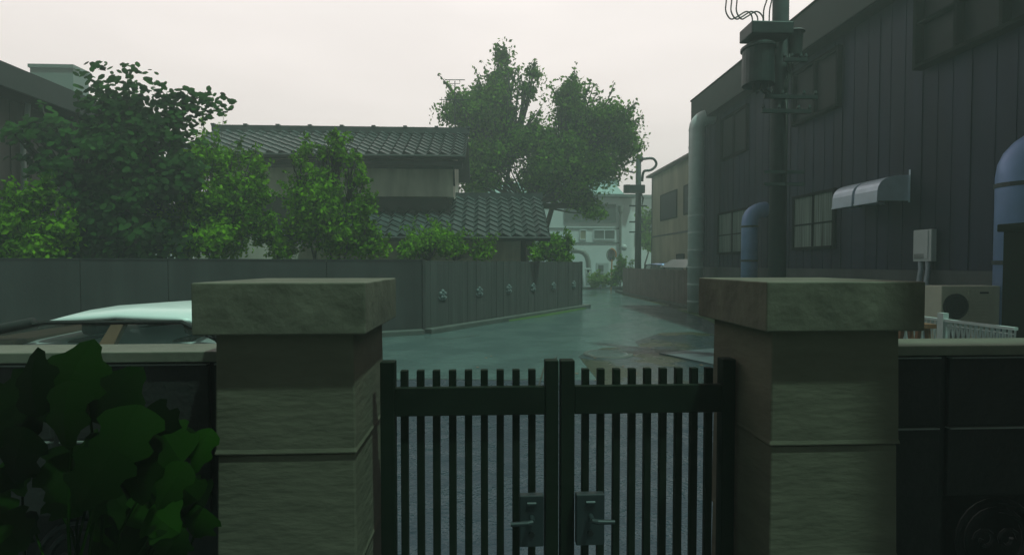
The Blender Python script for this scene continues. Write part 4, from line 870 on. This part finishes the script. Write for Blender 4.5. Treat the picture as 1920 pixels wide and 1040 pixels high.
    for wx in (.72, Ln_-.75):
        for s_ in (-1, 1):
            yy = yc+s_*(hw-.10); wr_ = .30
            wh = obj('wheel', MB().tube([(x0+wx, yy-.10, wr_), (x0+wx, yy-.08, wr_), (x0+wx, yy+.08, wr_), (x0+wx, yy+.115, wr_)], [wr_-.03, wr_, wr_, wr_-.03], 24), 'rubber', t)
            m = MB().tube([(x0+wx, yy+s_*.117, wr_), (x0+wx, yy+s_*.123, wr_)], .19, 20)
            for k in range(6): a = k*math.pi/3; m.tube([(x0+wx, yy+s_*.125, wr_), (x0+wx+.18*math.cos(a), yy+s_*.125, wr_+.18*math.sin(a))], .02, 6)
            obj('rim', m, 'rim', wh)
    for s_ in (-1, 1):
        obj('tail_light', MB().box(x0+Ln_-.03, x0+Ln_+.012, yc+s_*hw*.62-.14, yc+s_*hw*.62+.14, B_-.30, B_-.17), 'lamp_red', t)
        obj('headlight', MB().sphere((x0+.05, yc+s_*hw*.62, B_-.45), .12, 10, 8, (.6, 1, .6)), 'white_box', t, smooth=True)
        obj('door_mirror', MB().box(x0+rl-.46, x0+rl-.36, yc+s_*(hw+.02)-.09, yc+s_*(hw+.02)+.09, B_+.02, B_+.14), paint, t, bevel=.02)
    return t
cyc = 4.28; nr_ = cyc-.60
ra = at_y(78, 600, nr_).x; rb_ = at_y(335, 600, nr_).x; zr_ = at_y(200, 597, nr_).z+.02
blt = at_y(385, 634, 3.9).z
car('parked_car', 'silver car parked behind the left garden wall, nose to the left', ra-1.75, cyc, zr_, 3.55, 1.52, 'car_silver', -1, True, None, ra+.05, rb_+.02, blt)
lc = car('parked_car', 'lilac car parked behind the brown board fence, next to the carport', 9.45-1.7, 27.2, 1.76, 3.4, 1.6, 'car_lilac', -1, False, None, 9.45-.7, 9.45+.9, 1.2)
lc.rotation_euler = (0, 0, math.pi/2)
# ================================================================== WHITE HOUSE & FAR STREET
HY = 38.5
t = thing('white_house', 'white two storey house closing the end of the lane', 'house', (at_y(1080, 500, HY).x, HY+3, 0))
Z = lambda py: at_y(1080, py, HY).z
Xp = lambda px: at_y(px, 450, HY).x
obj('wall', MB().box(Xp(860), Xp(1161), HY, HY+7, 0, Z(370)), 'white_wall', t)
obj('wing_wall', MB().box(Xp(1161)+.002, Xp(1186), HY+.3, HY+7, 0, Z(370)), 'white_wall', t)
obj('roof_slab', MB().box(Xp(858), Xp(1190), HY-.25, HY+7.2, Z(369), Z(364)), 'trim_grey', t)
m = MB(); m.hull8([(Xp(870), HY+.2, Z(363)), (Xp(1172), HY+.2, Z(363)), (Xp(1172), HY+6.5, Z(363)), (Xp(870), HY+6.5, Z(363))], [(Xp(880), HY+1.6, Z(336)), (Xp(1160), HY+1.6, Z(336)), (Xp(1160), HY+5, Z(336)), (Xp(880), HY+5, Z(336))]); obj('roof', m, 'roof_teal', t)
obj('ridge', MB().box(Xp(1120), Xp(1172), HY+1.8, HY+4, Z(340), Z(329)), 'roof_teal', t)
for py in (428, 455): obj('belt_course', MB().box(Xp(860), Xp(1161)-.01, HY-.04, HY-.001, Z(py+1.3), Z(py-1.3)), 'trim_grey', t)
plain_win(Xp(1059), Xp(1153), Z(415), Z(384), Y=HY, gm='win_grey', fm='trim_grey', parent=t, cross=2)
plain_win(Xp(1088), Xp(1098), Z(448), Z(432), Y=HY, gm='beige_wall', fm='white_wall', parent=t, cross=0)
plain_win(Xp(1114), Xp(1152), Z(448), Z(432), Y=HY, gm='win_grey', fm='white_wall', parent=t, cross=1)
plain_win(Xp(935), Xp(1010), Z(415), Z(384), Y=HY, gm='win_grey', fm='trim_grey', parent=t, cross=2)
m = MB(); x = Xp(1162.5); m.tube([(x, HY-.12, 0), (x, HY-.12, Z(400)), (x, HY-.12, Z(397)), (x, HY-.12, Z(386))], [.10, .10, .18, .20], 10); obj('downpipe', m, 'pipe_grey', t)
m = MB(); m.tube([at_y(1070, 470, HY-.5), at_y(1085, 470, HY-.5), at_y(1094, 473, HY-.5), at_y(1100, 480, HY-.5), at_y(1103, 490, HY-.5), at_y(1104, 505, HY-.5), at_y(1104, 535, HY-.5)], .20, 12)
t2 = tag(obj('bent_pipe', m, 'pipe_grey', smooth=True, org=at_y(1104, 535, HY-.5)), 'thick grey pipe bending down in front of the white house', 'pipe')
c = at_y(1102, 505, 36)
t = thing('utility_cabinet', 'narrow white utility cabinet standing on the far kerb', 'cabinet', (c.x, 36, 0))
zt = c.z; obj('case', MB().box(c.x-.18, c.x+.18, 35.85, 36.15, .1, zt), 'white_wall', t, bevel=.03); obj('top', MB().box(c.x-.21, c.x+.21, 35.82, 36.18, zt+.001, zt+.08), 'white_wall', t, bevel=.02)
obj('dial', MB().tube([(c.x, 35.849, zt-.12), (c.x, 35.82, zt-.12)], .08, 12), 'frame_dark', t)
m = MB()
for k in range(4): m.box(c.x-.13+k*.07, c.x-.10+k*.07, 35.83, 35.849, .25, zt-.3)
obj('ribs', m, 'trim_grey', t)
a = at_y(1119, 493, 37.6); b_ = at_y(1141, 523, 37.6)
t = thing('wall_unit', 'pale boxy unit with a dark vent against the white house', 'outdoor unit', ((a.x+b_.x)/2, 37.8, 0))
obj('case', MB().box(a.x, b_.x, 37.6, 38.0, .2, a.z), 'white_box', t); obj('vent_panel', MB().box(a.x+.12, a.x+.5, 37.57, 37.599, a.z-.6, a.z-.15), 'win_grey', t); obj('vent_panel', MB().box(a.x+.12, a.x+.5, 37.57, 37.599, a.z-1.1, a.z-.75), 'win_grey', t)
obj('stand', MB().box(a.x+.05, b_.x-.05, 37.65, 37.95, 0, .199), 'trim_grey', t)
c = at_y(1170, 464, 37.9)
t = thing('satellite_dish', 'white round dish on the wall of the white house', 'satellite dish', c)
obj('dish', MB().sphere(c, .24, 14, 10, (1, .6, 1)), 'white_box', t, smooth=True); obj('arm', MB().tube([c+Vector((0, .1, 0)), c+Vector((0, .9, -.1))], .04, 6), 'trim_grey', t)
c = at_d(1146, 478, 34)
t = thing('traffic_mirror', 'round traffic mirror with orange hood on an orange post', 'traffic mirror', (c.x, c.y, 0))
m = MB(); m.tube([(c.x, c.y, 0), (c.x+.05, c.y, c.z-.3)], .045, 10); obj('post', m, 'orange', t)
m = MB(); vs = []
mr_ = obj('mirror_face', MB().sphere(c, .30, 18, 10, (.86, .15, 1.3)), 'mirror', t, smooth=True)
m = MB(); m.tube([c+Vector((.30*math.cos(a), 0, .41*math.sin(a))) for a in [k*math.pi/16 for k in range(33)]], .03, 6, False); obj('mirror_back', m, 'pipe_grey', t)
m = MB(); m.tube([c+Vector((.31*math.cos(a), -.06, .42*math.sin(a))) for a in [R(-20+k*9) for k in range(14)]], .045, 6); obj('hood', m, 'orange', t)
# far kerb / low wall
a = at_d(1060, 540, 36); m = MB().box(-3, 16, 35.3, 35.6, -.01, .16); struct('far_kerb', m, 'kerb_stone')
struct('pavement', MB().box(-3, 16, 35.601, HY-.01, -.01, .12), 'slab')
a = at_y(1180, 350, 60); b_ = at_y(1222, 350, 60)
t = thing('pale_building', 'pale blocky building faint in the haze right of the white house', 'building', (b_.x, 63, 0))
obj('wall', MB().box(Xp(1186)*60/HY*.99, b_.x+6, 60, 66, 0, at_y(1200, 372, 60).z), 'white_wall', t)
obj('roof', MB().box(Xp(1186)*60/HY*.98, b_.x+6.3, 59.6, 66.3, at_y(1200, 372, 60).z+.01, at_y(1200, 366, 60).z), 'trim_grey', t)
a = at_y(1190, 445, 60); plain_win(a.x, a.x+3, a.z-1, a.z+.4, Y=60, gm='win_grey', fm='trim_grey', parent=t)
# ================================================================== HAZE
hm = bpy.data.materials.new('haze'); hm.use_nodes = True; ht = hm.node_tree; ht.nodes.clear()
ho = ht.nodes.new('ShaderNodeOutputMaterial'); pv_ = ht.nodes.new('ShaderNodeVolumePrincipled'); pv_.inputs['Density'].default_value = 0.0080; pv_.inputs['Anisotropy'].default_value = 0.3
pv_.inputs['Color'].default_value = (0.90, 0.96, 0.95, 1); ht.links.new(pv_.outputs[0], ho.inputs['Volume'])
hb = MB().box(-112, 132, -27, 152, -1.2, 19)
o = obj('haze', hb, hm); o['kind'] = 'stuff'
for ob in bpy.data.objects:
    if '_w' in ob: del ob['_w']
